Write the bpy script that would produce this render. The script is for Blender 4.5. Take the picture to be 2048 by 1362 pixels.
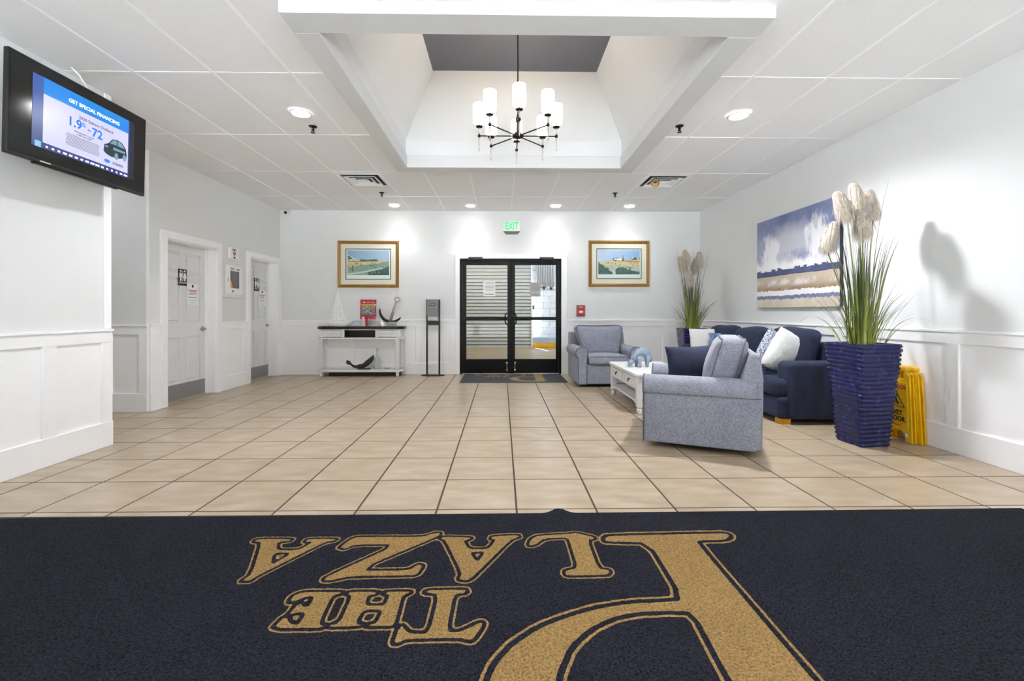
import bpy, math, random
import numpy as np
from mathutils import Matrix, Vector

for o in list(bpy.data.objects):
    bpy.data.objects.remove(o, do_unlink=True)
SC = bpy.context.scene
COL = SC.collection
PI = math.pi
R = random.Random(7)

# ------------------------------------------------------------------ camera, world, lights, exposure
CAM_Z = 1.113
cam = bpy.data.cameras.new('camera')
cam.sensor_width = 36.0
cam.lens = 895.0 / 2048.0 * 36.0
cam.shift_x = (1024 - 1019) / 2048.0
cam.shift_y = (624 - 681) / 2048.0
cam.clip_start = 0.05
cam_o = bpy.data.objects.new('camera', cam)
COL.objects.link(cam_o)
cam_o.location = (0, 0, CAM_Z)
cam_o.rotation_euler = (math.radians(90), 0, -math.radians(0.98))
SC.camera = cam_o

world = bpy.data.worlds.new('World')
SC.world = world
world.use_nodes = True
wb = world.node_tree.nodes['Background']
wb.inputs['Color'].default_value = (0.84, 0.92, 1.0, 1)
wb.inputs['Strength'].default_value = 0.3

SC.view_settings.view_transform = 'Standard'
SC.view_settings.look = 'None'
SC.view_settings.gamma = 1.0
SC.view_settings.use_curve_mapping = False
SC.view_settings.exposure = 1.68
SC.cycles.max_bounces = 14
SC.cycles.diffuse_bounces = 10
SC.cycles.sample_clamp_indirect = 30.0

CEIL = 2.922
XL, XR, XT, YB = -3.945, 3.585, -3.29, 8.035
YREAR = -1.6

def lamp(name, kind, loc, energy, color=(1, 1, 1), rot=(0, 0, 0), **kw):
    l = bpy.data.lights.new(name, kind)
    l.energy = energy
    l.color = color
    for k, v in kw.items():
        setattr(l, k, v)
    o = bpy.data.objects.new(name, l)
    COL.objects.link(o)
    o.location = loc
    o.rotation_euler = rot
    return o

# sun added so the forecourt bounces light up to the ceiling (it comes over the building, so none falls into the room)
lamp('bounce_sun', 'SUN', (0, -6, 8), 41.0, (0.90, 0.94, 1.0), rot=(math.radians(-38), 0, math.radians(14)), angle=math.radians(0.6))
# daylight enters through the glazed entrance behind the camera (portal only guides sampling)
po = lamp('entrance_portal', 'AREA', (0.1, YREAR - 0.02, 1.45), 1.0, rot=(math.radians(90), 0, 0), shape='RECTANGLE', size=6.6, size_y=2.6)
po.data.cycles.is_portal = True
WARM = (0.93, 0.95, 1.0)
DOWNLIGHTS = [(-1.823, 4.09), (2.176, 4.08), (-1.82, 7.61), (-0.532, 7.61), (0.915, 7.61), (2.184, 7.60)]
DOWN_W = [58, 116, 10.5, 10.5, 10.5, 10.5]
DOWN_CONE = [156, 156, 122, 122, 122, 122]
for (x, y), w, cone in zip(DOWNLIGHTS, DOWN_W, DOWN_CONE):
    lamp('downlight_beam', 'SPOT', (x, y, CEIL - 0.02), w, WARM, spot_size=math.radians(cone), spot_blend=0.75, shadow_soft_size=0.075)
# unseen downlights added near the camera for ambient light, no fixtures built
for x, y, w in [(-1.0, 0.7, 5), (1.8, 0.7, 15), (0.15, 0.4, 30), (0.15, -1.0, 20)]:
    lamp('downlight_beam', 'SPOT', (x, y, CEIL - 0.02), w, WARM, spot_size=math.radians(155), spot_blend=0.6, shadow_soft_size=0.075)
lamp('hallway_lamp', 'POINT', (-5.2, 4.45, 2.6), 4, WARM, shadow_soft_size=0.15)  # unseen point lamp, no fixture built
# lamps of the breezeway beyond the glass doors
lamp('breezeway_lamp', 'AREA', (-1.0, 12.9, 3.1), 16, (1, 0.95, 0.86), shape='RECTANGLE', size=3.0, size_y=0.4)
lamp('breezeway_lamp', 'AREA', (2.6, 12.6, 3.1), 26, (0.86, 0.92, 1.0), shape='RECTANGLE', size=3.0, size_y=0.4)

# ------------------------------------------------------------------ materials
def lin(c):
    if isinstance(c, str):
        c = c.lstrip('#'); c = [int(c[i:i + 2], 16) / 255 for i in (0, 2, 4)]
    elif max(c) > 1.01:
        c = [v / 255 for v in c]
    return tuple(v / 12.92 if v <= 0.04045 else ((v + 0.055) / 1.055) ** 2.4 for v in c)

class NT:
    def __init__(s, name):
        s.m = bpy.data.materials.new(name); s.m.use_nodes = True
        s.t = s.m.node_tree
        s.b = s.t.nodes['Principled BSDF']
    def n(s, typ, **kw):
        nd = s.t.nodes.new(typ)
        for k, v in kw.items():
            if k in nd.inputs: nd.inputs[k].default_value = v
            else: setattr(nd, k, v)
        return nd
    def l(s, a, b): s.t.links.new(a, b)
    def coords(s, kind='Object', scale=(1, 1, 1)):
        tc = s.n('ShaderNodeTexCoord'); mp = s.n('ShaderNodeMapping')
        mp.inputs['Scale'].default_value = scale
        s.l(tc.outputs[kind], mp.inputs['Vector'])
        return mp.outputs['Vector']
    def noise(s, vec, scale, detail=3, rough=0.55):
        nd = s.n('ShaderNodeTexNoise'); nd.inputs['Scale'].default_value = scale
        nd.inputs['Detail'].default_value = detail; nd.inputs['Roughness'].default_value = rough
        s.l(vec, nd.inputs['Vector']); return nd.outputs['Fac']
    def ramp(s, fac, stops, interp='LINEAR'):
        nd = s.n('ShaderNodeValToRGB'); cr = nd.color_ramp; cr.interpolation = interp
        while len(cr.elements) < len(stops): cr.elements.new(0.5)
        for e, (p, c) in zip(cr.elements, stops):
            e.position = p; e.color = (*c, 1)
        s.l(fac, nd.inputs['Fac']); return nd.outputs['Color']
    def mix(s, fac, a, b, mode='MIX'):
        nd = s.n('ShaderNodeMix', data_type='RGBA', blend_type=mode)
        for i, v in ((0, fac), (6, a), (7, b)):
            if hasattr(v, 'is_output'): s.l(v, nd.inputs[i])
            else: nd.inputs[i].default_value = (*v, 1) if isinstance(v, tuple) else v
        return nd.outputs[2]
    def math(s, op, a, b=0.0):
        nd = s.n('ShaderNodeMath', operation=op)
        for i, v in enumerate((a, b)):
            if hasattr(v, 'is_output'): s.l(v, nd.inputs[i])
            else: nd.inputs[i].default_value = v
        return nd.outputs[0]
    def bump(s, h, strength=0.2, dist=0.01):
        nd = s.n('ShaderNodeBump'); nd.inputs['Strength'].default_value = strength
        nd.inputs['Distance'].default_value = dist
        s.l(h, nd.inputs['Height']); s.l(nd.outputs['Normal'], s.b.inputs['Normal'])
    def color(s, c):
        if hasattr(c, 'is_output'): s.l(c, s.b.inputs['Base Color'])
        else: s.b.inputs['Base Color'].default_value = (*c, 1)
    def set(s, **kw):
        for k, v in kw.items():
            k = {'rough': 'Roughness', 'metal': 'Metallic', 'coat': 'Coat Weight', 'coatr': 'Coat Roughness', 'sheen': 'Sheen Weight',
                 'spec': 'Specular IOR Level', 'trans': 'Transmission Weight', 'ior': 'IOR', 'alpha': 'Alpha', 'emit': 'Emission Strength'}.get(k, k)
            s.b.inputs[k].default_value = v
        return s

def plain(name, c, rough=0.5, var=0.04, scale=20, bump=0.0, **kw):
    """a painted / moulded surface: base colour with slight procedural variation"""
    t = NT(name); c = lin(c)
    v = t.coords()
    f = t.noise(v, scale)
    lo = tuple(x * (1 - var) for x in c); hi = tuple(min(1, x * (1 + var)) for x in c)
    t.color(t.ramp(f, [(0.3, lo), (0.7, hi)]))
    t.set(rough=rough, **kw)
    if bump: t.bump(t.noise(v, scale * 12), bump, 0.002)
    return t.m

def emitter(name, c, strength):
    t = NT(name); c = lin(c)
    t.color(c); t.b.inputs['Emission Color'].default_value = (*c, 1); t.set(emit=strength, rough=0.6)
    return t.m

def fabric(name, dark, light, sx=(420, 420, 60), sz=(60, 60, 420), rough=0.9, sheen=0.2, bump=0.3):
    t = NT(name)
    a = t.noise(t.coords('Object', sx), 1.0, 2); b = t.noise(t.coords('Object', sz), 1.0, 2)
    g = t.noise(t.coords(), 9, 3)
    f = t.math('ADD', t.math('MULTIPLY', a, 0.45), t.math('MULTIPLY', b, 0.45))
    f = t.math('ADD', f, t.math('MULTIPLY', g, 0.1))
    t.color(t.ramp(f, [(0.36, lin(dark)), (0.63, lin(light))]))
    t.set(rough=rough, sheen=sheen); t.bump(f, bump, 0.003)
    return t.m

def vcol(name, rough=0.7, attr='Col', emit=0.0, **kw):
    t = NT(name); a = t.n('ShaderNodeAttribute', attribute_name=attr)
    t.color(a.outputs['Color']); t.set(rough=rough, **kw)
    if emit:
        t.l(a.outputs['Color'], t.b.inputs['Emission Color']); t.set(emit=emit)
    return t.m

MT = {}
MT['wall'] = plain('wall_paint', (223, 224, 224), 0.55, 0.012, 3, 0.03)
MT['trim'] = plain('white_trim_paint', (244, 244, 245), 0.4, 0.01, 4)
MT['ceil'] = plain('ceiling_panel', (238, 238, 239), 0.8, 0.015, 60, 0.08)
MT['grid'] = plain('ceiling_grid_metal', (246, 246, 247), 0.45, 0.01, 10)
MT['coffer'] = plain('coffer_paint', (222, 223, 225), 0.6, 0.01, 3)
MT['coffer_trim'] = plain('coffer_trim_paint', (212, 213, 214), 0.6, 0.01, 3)
MT['coffer_top'] = plain('coffer_grey_paint', (104, 105, 115), 0.7, 0.03, 3)
MT['black'] = plain('black_anodised', (9, 9, 9), 0.45, 0.1, 20, spec=0.25)
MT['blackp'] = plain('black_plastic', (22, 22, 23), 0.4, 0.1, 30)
MT['espresso'] = plain('espresso_wood', (34, 28, 27), 0.3, 0.25, 12)
MT['white_wood'] = plain('white_painted_wood', (224, 224, 225), 0.45, 0.03, 25)
MT['distress'] = plain('whitewashed_wood', (247, 247, 247), 0.7, 0.16, 40, 0.2)
MT['steel'] = plain('brushed_steel', (160, 160, 162), 0.38, 0.08, 60, metal=1.0)
MT['kick'] = plain('kick_plate_steel', (158, 158, 160), 0.5, 0.04, 30, metal=0.6)
MT['chrome'] = plain('chrome', (205, 205, 207), 0.15, 0.05, 20, metal=1.0)
MT['darkmetal'] = plain('dark_bronze_metal', (38, 33, 30), 0.35, 0.1, 20, metal=0.7)
MT['nickel'] = plain('silver_metal', (188, 180, 168), 0.35, 0.15, 20, metal=0.8)
MT['gold'] = plain('gold_metal', (214, 160, 40), 0.3, 0.1, 20, metal=0.6)
MT['yellow'] = plain('yellow_plastic', (240, 190, 5), 0.35, 0.06, 15)
MT['yellow_paint'] = plain('yellow_paint', (236, 178, 20), 0.5, 0.1, 8)
MT['red'] = plain('red_enamel', (186, 24, 30), 0.35, 0.06, 20)
MT['redprint'] = plain('red_print', (190, 30, 36), 0.6, 0.03, 20)
MT['blackprint'] = plain('black_print', (20, 20, 20), 0.6, 0.03, 20)
MT['whiteprint'] = plain('white_print', (240, 240, 240), 0.6, 0.01, 20)
MT['greyprint'] = plain('grey_print', (120, 118, 122), 0.6, 0.03, 20)
MT['paper'] = plain('white_paper', (240, 240, 239), 0.8, 0.01, 20)
MT['papergrey'] = plain('backlit_paper', (178, 176, 174), 0.8, 0.02, 20)
MT['signblack'] = plain('black_sign_plastic', (28, 28, 30), 0.4, 0.06, 30)
MT['greyplastic'] = plain('grey_plastic', (128, 128, 130), 0.4, 0.03, 20)
MT['greystone'] = plain('grey_stone', (165, 165, 166), 0.6, 0.08, 40)
MT['cream'] = plain('cream_mat_board', (236, 230, 214), 0.8, 0.01, 40)
MT['concrete'] = plain('pale_concrete', (206, 206, 205), 0.9, 0.08, 3)
MT['shade'] = emitter('lit_fabric_shade', (255, 251, 244), 2.2)
MT['shadeband'] = plain('tan_shade_trim', (196, 172, 130), 0.7, 0.05, 30)
MT['lens'] = emitter('lit_lamp_lens', (255, 253, 248), 14)
MT['exit'] = emitter('lit_green_letters', (18, 200, 108), 0.36)
MT['soil'] = plain('dark_soil', (40, 34, 28), 0.95, 0.3, 60, 0.5)

t = NT('clear_glass'); t.color((1, 1, 1))
_tr = t.n('ShaderNodeBsdfTransparent'); _tr.inputs['Color'].default_value = (0.965, 0.98, 0.975, 1)
_gl = t.n('ShaderNodeBsdfGlossy'); _gl.inputs['Roughness'].default_value = 0.02
_lw = t.n('ShaderNodeLayerWeight'); _lw.inputs['Blend'].default_value = 0.5
_fr = t.math('ADD', t.math('MULTIPLY', t.math('POWER', _lw.outputs['Facing'], 5.0), 0.4), 0.006)
_mx = t.n('ShaderNodeMixShader')
t.l(_fr, _mx.inputs[0]); t.l(_tr.outputs[0], _mx.inputs[1]); t.l(_gl.outputs[0], _mx.inputs[2])
t.l(_mx.outputs[0], t.t.nodes['Material Output'].inputs['Surface'])
MT['glass'] = t.m

# floor tile: each tile varies by object
t = NT('beige_floor_tile')
v = t.coords('Object', (1, 2.4, 1)); oi = t.n('ShaderNodeObjectInfo')
vv = t.n('ShaderNodeVectorMath', operation='ADD'); cx = t.n('ShaderNodeCombineXYZ')
t.l(t.math('MULTIPLY', oi.outputs['Random'], 37.0), cx.inputs[0]); t.l(t.math('MULTIPLY', oi.outputs['Random'], 91.0), cx.inputs[1])
t.l(v, vv.inputs[0]); t.l(cx.outputs[0], vv.inputs[1])
f1 = t.noise(vv.outputs[0], 4.0, 2, 0.4); f2 = t.noise(vv.outputs[0], 9, 2, 0.5)
c = t.ramp(f1, [(0.28, lin((158, 139, 112))), (0.5, lin((174, 156, 131))), (0.72, lin((190, 174, 152)))])
c = t.mix(t.math('MULTIPLY', f2, 0.2), c, lin((172, 154, 132)))
c = t.mix(t.math('MULTIPLY', oi.outputs['Random'], 0.22), c, lin((178, 160, 138)))
t.color(c); t.set(rough=0.3)
MT['tile'] = t.m
MT['grout'] = plain('brown_grout', (78, 64, 53), 0.9, 0.1, 30)

def carpet(name, base, light, gold, gold2):
    t = NT(name); a = t.n('ShaderNodeAttribute', attribute_name='print')
    d = a.outputs['Fac']                       # signed distance to the lettering in metres, shifted by +0.5
    v = t.coords()
    n1 = t.noise(v, 130, 3, 0.6); n2 = t.noise(v, 5, 3)
    fr = t.noise(v, 60, 2)
    dd = t.math('ADD', d, t.math('MULTIPLY', t.math('SUBTRACT', fr, 0.5), 0.003))
    r = t.ramp(dd, [(0.0, (1, 1, 1)), (0.5, (0, 0, 0)), (0.5125, (1, 1, 1)), (0.5205, (0, 0, 0))], 'CONSTANT')
    navy = t.ramp(n1, [(0.32, lin(base)), (0.68, lin(light))])
    gd = t.ramp(n1, [(0.32, lin(gold)), (0.68, lin(gold2))])
    cc = t.mix(r, navy, gd)
    cc = t.mix(t.math('MULTIPLY', n2, 0.25), cc, lin(base))
    t.color(cc); t.set(rough=0.95, spec=0.05)
    t.bump(n1, 0.9, 0.006)
    return t.m
MT['mat_navy'] = carpet('navy_pile_carpet', (16, 16, 21), (52, 52, 62), (118, 92, 52), (178, 146, 96))
MT['mat_grey'] = carpet('charcoal_pile_carpet', (62, 65, 69), (98, 101, 105), (120, 104, 74), (192, 166, 118))
MT['mat_edge'] = plain('dark_rubber_edge', (38, 38, 42), 0.8, 0.1, 30)

MT['grey_fabric'] = fabric('grey_woven_fabric', (88, 91, 108), (172, 175, 188))
MT['piping'] = fabric('grey_piping', (70, 73, 86), (120, 123, 136))
t = NT('navy_velvet'); v = t.coords()
f = t.noise(t.coords('Object', (14, 14, 3)), 1.0, 4); g = t.noise(v, 140, 2)
t.color(t.ramp(f, [(0.3, lin((10, 14, 33))), (0.7, lin((24, 34, 66)))])); t.set(rough=0.8, sheen=0.2)
t.b.inputs['Sheen Tint'].default_value = (0.25, 0.35, 0.65, 1)
t.bump(g, 0.15, 0.002); MT['velvet'] = t.m
t = NT('white_faux_fur'); v = t.coords()
g = t.noise(v, 70, 4, 0.7); t.color(t.ramp(g, [(0.25, lin((216, 214, 212))), (0.7, lin((238, 237, 236)))]))
t.set(rough=0.95, sheen=0.4); t.bump(g, 0.6, 0.012); MT['fur'] = t.m
MT['furstrand'] = plain('white_fur_strand', (234, 232, 230), 0.95, 0.03, 30)
t = NT('blue_ombre_fabric'); tc = t.n('ShaderNodeTexCoord'); sp = t.n('ShaderNodeSeparateXYZ')
t.l(tc.outputs['Generated'], sp.inputs[0])
g = t.noise(t.coords('Object', (60, 12, 12)), 2.0, 3, 0.7)
x = t.math('ADD', sp.outputs['X'], t.math('MULTIPLY', t.math('SUBTRACT', g, 0.5), 0.5))
t.color(t.ramp(x, [(0.0, lin((150, 170, 196))), (0.12, lin((62, 96, 142))), (0.3, lin((130, 160, 196))), (0.5, lin((226, 232, 240))), (0.8, lin((176, 192, 214))), (1.0, lin((205, 208, 214)))]))
t.set(rough=0.9); t.bump(g, 0.2, 0.003); MT['ombre'] = t.m
t = NT('blue_feather_fabric'); v = t.coords('Object', (1, 1, 2.2))
w = t.n('ShaderNodeTexVoronoi', feature='DISTANCE_TO_EDGE'); w.inputs['Scale'].default_value = 34
t.l(v, w.inputs['Vector']); g = t.noise(v, 45, 3, 0.7)
f = t.math('ADD', t.math('MULTIPLY', w.outputs['Distance'], 3.0), t.math('MULTIPLY', t.math('SUBTRACT', g, 0.5), 1.0))
t.color(t.ramp(f, [(0.05, lin((70, 88, 116))), (0.35, lin((142, 156, 176))), (0.6, lin((222, 226, 230)))]))
t.set(rough=0.9); MT['feather'] = t.m
t = NT('navy_glaze'); v = t.coords(); g = t.noise(v, 22, 4, 0.6)
t.color(t.ramp(g, [(0.3, lin((12, 15, 64))), (0.7, lin((22, 28, 98)))]))
t.l(t.ramp(g, [(0.35, (0.12,) * 3), (0.65, (0.3,) * 3)]), t.b.inputs['Roughness'])
t.set(coat=0.3, coatr=0.08, spec=0.3); t.bump(t.noise(v, 40, 2), 0.2, 0.004); MT['glaze'] = t.m
# grass: leaf colour runs from a green base to a dusky tip along its own length
t = NT('reed_grass'); a = t.n('ShaderNodeAttribute', attribute_name='along'); oi = t.n('ShaderNodeAttribute', attribute_name='tone')
c = t.ramp(a.outputs['Fac'], [(0.0, lin((146, 156, 66))), (0.3, lin((118, 130, 58))), (0.55, lin((90, 98, 56))), (0.8, lin((70, 70, 58))), (1.0, lin((84, 82, 76)))])
c2 = t.ramp(a.outputs['Fac'], [(0.0, lin((186, 196, 96))), (0.4, lin((152, 166, 72))), (1.0, lin((96, 100, 70)))])
t.color(t.mix(oi.outputs['Fac'], c, c2)); t.set(rough=0.5); MT['grass'] = t.m
t = NT('pampas_plume'); v = t.coords(); g = t.noise(v, 40, 3)
t.color(t.ramp(g, [(0.3, lin((186, 173, 157))), (0.7, lin((222, 211, 197)))])); t.set(rough=0.95, sheen=0.3); MT['plume'] = t.m
t = NT('gilt_frame'); v = t.coords(); g = t.noise(v, 90, 3, 0.7)
t.color(t.ramp(g, [(0.3, lin((112, 74, 26))), (0.6, lin((176, 128, 58))), (0.8, lin((214, 178, 108)))])); t.set(rough=0.42, metal=0.45); t.bump(g, 0.5, 0.004); MT['gilt'] = t.m
t = NT('blue_grey_sculpture'); v = t.coords(); g = t.noise(v, 30, 4)
t.color(t.ramp(g, [(0.3, lin((114, 130, 147))), (0.7, lin((152, 168, 182)))])); t.set(rough=0.6); MT['sculpt'] = t.m
t = NT('carved_dark_wood'); v = t.coords(); w = t.n('ShaderNodeTexWave', wave_type='RINGS'); w.inputs['Scale'].default_value = 14
w.inputs['Distortion'].default_value = 8; t.l(v, w.inputs['Vector'])
t.color(t.ramp(w.outputs['Fac'], [(0.35, lin((18, 17, 15))), (0.8, lin((38, 35, 30))), (0.99, lin((92, 86, 72)))])); t.set(rough=0.4); MT['carved'] = t.m
t = NT('siding_paint'); g = t.noise(t.coords('Object', (1, 1, 8)), 4, 4); t.color(t.ramp(g, [(0.3, lin((178, 180, 178))), (0.7, lin((196, 198, 196)))])); t.set(rough=0.7); MT['siding'] = t.m
t = NT('painted_block'); g = t.noise(t.coords(), 9, 4); t.color(t.ramp(g, [(0.3, lin((212, 217, 226))), (0.7, lin((232, 235, 240)))])); t.set(rough=0.8); t.bump(t.noise(t.coords(), 60, 3), 0.4, 0.004); MT['block'] = t.m
t = NT('porch_plank'); g = t.noise(t.coords('Object', (0.6, 10, 10)), 4, 5); oi = t.n('ShaderNodeObjectInfo')
c = t.ramp(g, [(0.3, lin((140, 120, 92))), (0.7, lin((196, 178, 148)))]); t.color(t.mix(t.math('MULTIPLY', oi.outputs['Random'], 0.4), c, lin((150, 132, 106)))); t.set(rough=0.45); MT['plank'] = t.m
MT['bluegrey'] = plain('pale_blue_paint', (176, 192, 216), 0.6, 0.04, 6)
MT['pipe'] = plain('galvanised_pipe', (205, 206, 208), 0.4, 0.05, 20, metal=0.3)
MT['vcol'] = vcol('printed_picture', 0.6)
MT['canvas'] = vcol('painted_canvas', 0.75)
MT['screen'] = vcol('lit_screen', 0.25, emit=0.32)
_b = MT['screen'].node_tree.nodes['Principled BSDF']; MT['screen'].node_tree.links.remove(_b.inputs['Base Color'].links[0]); _b.inputs['Base Color'].default_value = (.01, .01, .01, 1)
MT['jointgrey'] = plain('grey_joint', (186, 190, 198), 0.9, 0.05, 20)
MT['sidingback'] = plain('siding_shadow_gap', (120, 122, 122), 0.9, 0.05, 20)  # dark backing colour stands in for the shadow lines between boards
MT['panel_black'] = plain('glossy_black_panel', (12, 12, 14), 0.12, 0.05, 10)

# ------------------------------------------------------------------ geometry helpers
class G:
    """collects quads/polygons of ONE mesh"""
    def __init__(s): s.v = []; s.f = []; s.mi = []
    def add(s, v, f, m=0):
        o = len(s.v); s.v += [tuple(p) for p in v]; s.f += [tuple(i + o for i in q) for q in f]; s.mi += [m] * len(f); return s
    def box(s, x0, x1, y0, y1, z0, z1, m=0):
        v = [(x, y, z) for z in (z0, z1) for y in (y0, y1) for x in (x0, x1)]
        return s.add(v, [(0, 2, 3, 1), (4, 5, 7, 6), (0, 1, 5, 4), (2, 6, 7, 3), (0, 4, 6, 2), (1, 3, 7, 5)], m)
    def prism(s, poly, a, b, axis='z', m=0):
        n = len(poly)
        def P(p, t): return {'z': (p[0], p[1], t), 'y': (p[0], t, p[1]), 'x': (t, p[0], p[1])}[axis]
        v = [P(p, a) for p in poly] + [P(p, b) for p in poly]
        f = [tuple(range(n))[::-1], tuple(range(n, 2 * n))] + [(i, (i + 1) % n, n + (i + 1) % n, n + i) for i in range(n)]
        return s.add(v, f, m)
    def lathe(s, prof, n=24, c=(0, 0, 0), m=0, cap=True):
        v = []; f = []
        for r, z in prof:
            for k in range(n):
                a = 2 * PI * k / n; v.append((c[0] + r * math.cos(a), c[1] + r * math.sin(a), c[2] + z))
        for i in range(len(prof) - 1):
            for k in range(n):
                f.append((i * n + k, i * n + (k + 1) % n, (i + 1) * n + (k + 1) % n, (i + 1) * n + k))
        if cap:
            f.append(tuple(range(n))[::-1]); f.append(tuple((len(prof) - 1) * n + k for k in range(n)))
        return s.add(v, f, m)
    def tube(s, pts, r, n=8, m=0, closed=False, up=None):
        pts = [Vector(p) for p in pts]; N = len(pts); v = []; f = []
        rr = r if isinstance(r, (list, tuple)) else [r] * N
        prev = None
        for i, p in enumerate(pts):
            a = pts[(i - 1) % N] if (closed or i > 0) else p; b = pts[(i + 1) % N] if (closed or i < N - 1) else p
            t = (b - a).normalized()
            if prev is None:
                u = Vector((0, 0, 1)) if abs(t.z) < 0.9 else Vector((1, 0, 0))
                x = t.cross(u).normalized()
            else:
                x = (prev - t * prev.dot(t)).normalized()
            prev = x; y = t.cross(x)
            for k in range(n):
                q = 2 * PI * k / n; v.append(p + (x * math.cos(q) + y * math.sin(q)) * rr[i])
        for i in range(N if closed else N - 1):
            j = (i + 1) % N
            for k in range(n):
                f.append((i * n + k, i * n + (k + 1) % n, j * n + (k + 1) % n, j * n + k))
        if not closed:
            f.append(tuple(range(n))[::-1]); f.append(tuple((N - 1) * n + k for k in range(n)))
        return s.add(v, f, m)
    def rbox(s, sx, sy, sz, r, c=(0, 0, 0), seg=3, mid=2, warp=None, m=0):
        h = (sx / 2, sy / 2, sz / 2); r = min(r, min(h) * 0.999)
        def ax(q):
            a = [q - r + r * math.tan(i * PI / 4 / seg) for i in range(seg + 1)]
            mm = [(-(q - r)) + 2 * (q - r) * i / (mid + 1) for i in range(1, mid + 1)]
            return [-t for t in a[::-1]] + mm + a
        A = [ax(q) for q in h]; idx = {}; v = []; f = []
        def V(p):
            inn = [max(-(h[i] - r), min(h[i] - r, p[i])) for i in range(3)]
            d = [p[i] - inn[i] for i in range(3)]; L = math.sqrt(sum(t * t for t in d)) or 1
            q = [inn[i] + d[i] / L * r for i in range(3)]
            if warp: q = warp(*q)
            k = tuple(round(t, 5) for t in p)
            if k not in idx: idx[k] = len(v); v.append((q[0] + c[0], q[1] + c[1], q[2] + c[2]))
            return idx[k]
        for a in range(3):
            b, cc = (a + 1) % 3, (a + 2) % 3
            for sg in (-1, 1):
                for i in range(len(A[b]) - 1):
                    for j in range(len(A[cc]) - 1):
                        q = []
                        for (ii, jj) in ((i, j), (i + 1, j), (i + 1, j + 1), (i, j + 1)):
                            p = [0, 0, 0]; p[a] = sg * h[a]; p[b] = A[b][ii]; p[cc] = A[cc][jj]; q.append(V(p))
                        f.append(tuple(q if sg > 0 else q[::-1]))
        return s.add(v, f, m)
    def pillow(s, w, h, t, n=16, c=(0, 0, 0), m=0, pinch=0.07, pw=0.42):
        """upright pillow: width along x, height along z, thickness along y"""
        v = []; f = []; idx = {}
        for sd in (-1, 1):
            for i in range(n + 1):
                for j in range(n + 1):
                    u = -1 + 2 * i / n; q = -1 + 2 * j / n
                    u = math.sin(u * PI / 2) * 0.45 + u * 0.55; q = math.sin(q * PI / 2) * 0.45 + q * 0.55
                    e = max(0.0, (1 - u * u)) * max(0.0, (1 - q * q))
                    k = (i, j, sd if e > 1e-9 else 0)
                    if k not in idx:
                        idx[k] = len(v)
                        v.append((c[0] + w / 2 * u * (1 - pinch * (1 - q * q)), c[1] + sd * t / 2 * e ** pw, c[2] + h / 2 * q * (1 - pinch * (1 - u * u))))
            for i in range(n):
                for j in range(n):
                    q4 = []
                    for a, b in ((i, j), (i + 1, j), (i + 1, j + 1), (i, j + 1)):
                        k = (a, b, sd) if (a, b, sd) in idx else (a, b, 0)
                        q4.append(idx[k])
                    if len(set(q4)) > 2:
                        q4 = list(dict.fromkeys(q4)); f.append(tuple(q4 if sd < 0 else q4[::-1]))
        return s.add(v, f, m)
    def xf(s, M):
        s.v = [tuple(M @ Vector(p)) for p in s.v]; return s
    def mesh(s, name, mats, smooth=False):
        me = bpy.data.meshes.new(name); me.from_pydata(s.v, [], s.f); me.validate(); 
        for mm in (mats if isinstance(mats, (list, tuple)) else [mats]): me.materials.append(MT[mm] if isinstance(mm, str) else mm)
        if any(s.mi): me.polygons.foreach_set('material_index', s.mi)
        if smooth: me.polygons.foreach_set('use_smooth', [True] * len(me.polygons))
        me.update(); return me
    def build(s, name, mats, parent=None, smooth=False, bevel=0.0, loc=None, rot=None, kind=None, label=None, seg=2, auto=None):
        o = link(name, s.mesh(name, mats, smooth or bool(auto)), parent, loc, rot)
        if auto:
            o.data.set_sharp_from_angle(angle=math.radians(auto))
        if bevel:
            b = o.modifiers.new('bevel', 'BEVEL'); b.width = bevel; b.segments = seg; b.limit_method = 'ANGLE'; b.angle_limit = math.radians(40)
        if kind: o['kind'] = kind
        if label: o['label'] = label
        return o

def link(name, data, parent=None, loc=None, rot=None):
    o = bpy.data.objects.new(name, data); COL.objects.link(o)
    if parent is not None: o.parent = parent
    if loc is not None: o.location = loc
    if rot is not None: o.rotation_euler = rot
    return o

def thing(name, label, cat, loc=(0, 0, 0), rz=0.0, group=None, rot=None):
    o = link(name, None, None, loc, rot if rot else (0, 0, rz)); o.empty_display_size = 0.1
    return tag(o, label, cat, group)
def tag(o, label, cat, group=None):
    o['label'] = label; o['category'] = cat
    if group: o['group'] = group
    return o
def struct(o): o['kind'] = 'structure'; return o
def dup(root, loc, rot=None, label=None, group=None):
    """copy of a thing with copies of its parts and sub-parts (mesh data shared)"""
    r = root.copy(); COL.objects.link(r); r.location = loc
    if rot is not None: r.rotation_euler = rot
    if label: r['label'] = label
    if group: r['group'] = group
    for ch in root.children:
        c = ch.copy(); COL.objects.link(c); c.parent = r
        for g in ch.children:
            d = g.copy(); COL.objects.link(d); d.parent = c
    return r

def text_mesh(body, size, mat, extrude=0.0005, align='CENTER', sx=1.0, shear=0.0, bold=0.0):
    cu = bpy.data.curves.new('lettering', 'FONT'); cu.body = body; cu.size = size; cu.extrude = extrude
    cu.align_x = align; cu.align_y = 'CENTER'; cu.shear = shear; cu.offset = bold; cu.resolution_u = 3
    ob = bpy.data.objects.new('lettering', cu); COL.objects.link(ob)
    ob.scale = (sx, 1, 1)
    dg = bpy.context.evaluated_depsgraph_get(); dg.update()
    me = bpy.data.meshes.new_from_object(ob.evaluated_get(dg))
    bpy.data.objects.remove(ob, do_unlink=True); bpy.data.curves.remove(cu)
    me.transform(Matrix.Diagonal((sx, 1, 1, 1)))
    me.name = 'lettering'; me.materials.clear(); me.materials.append(MT[mat])
    return me
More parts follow.
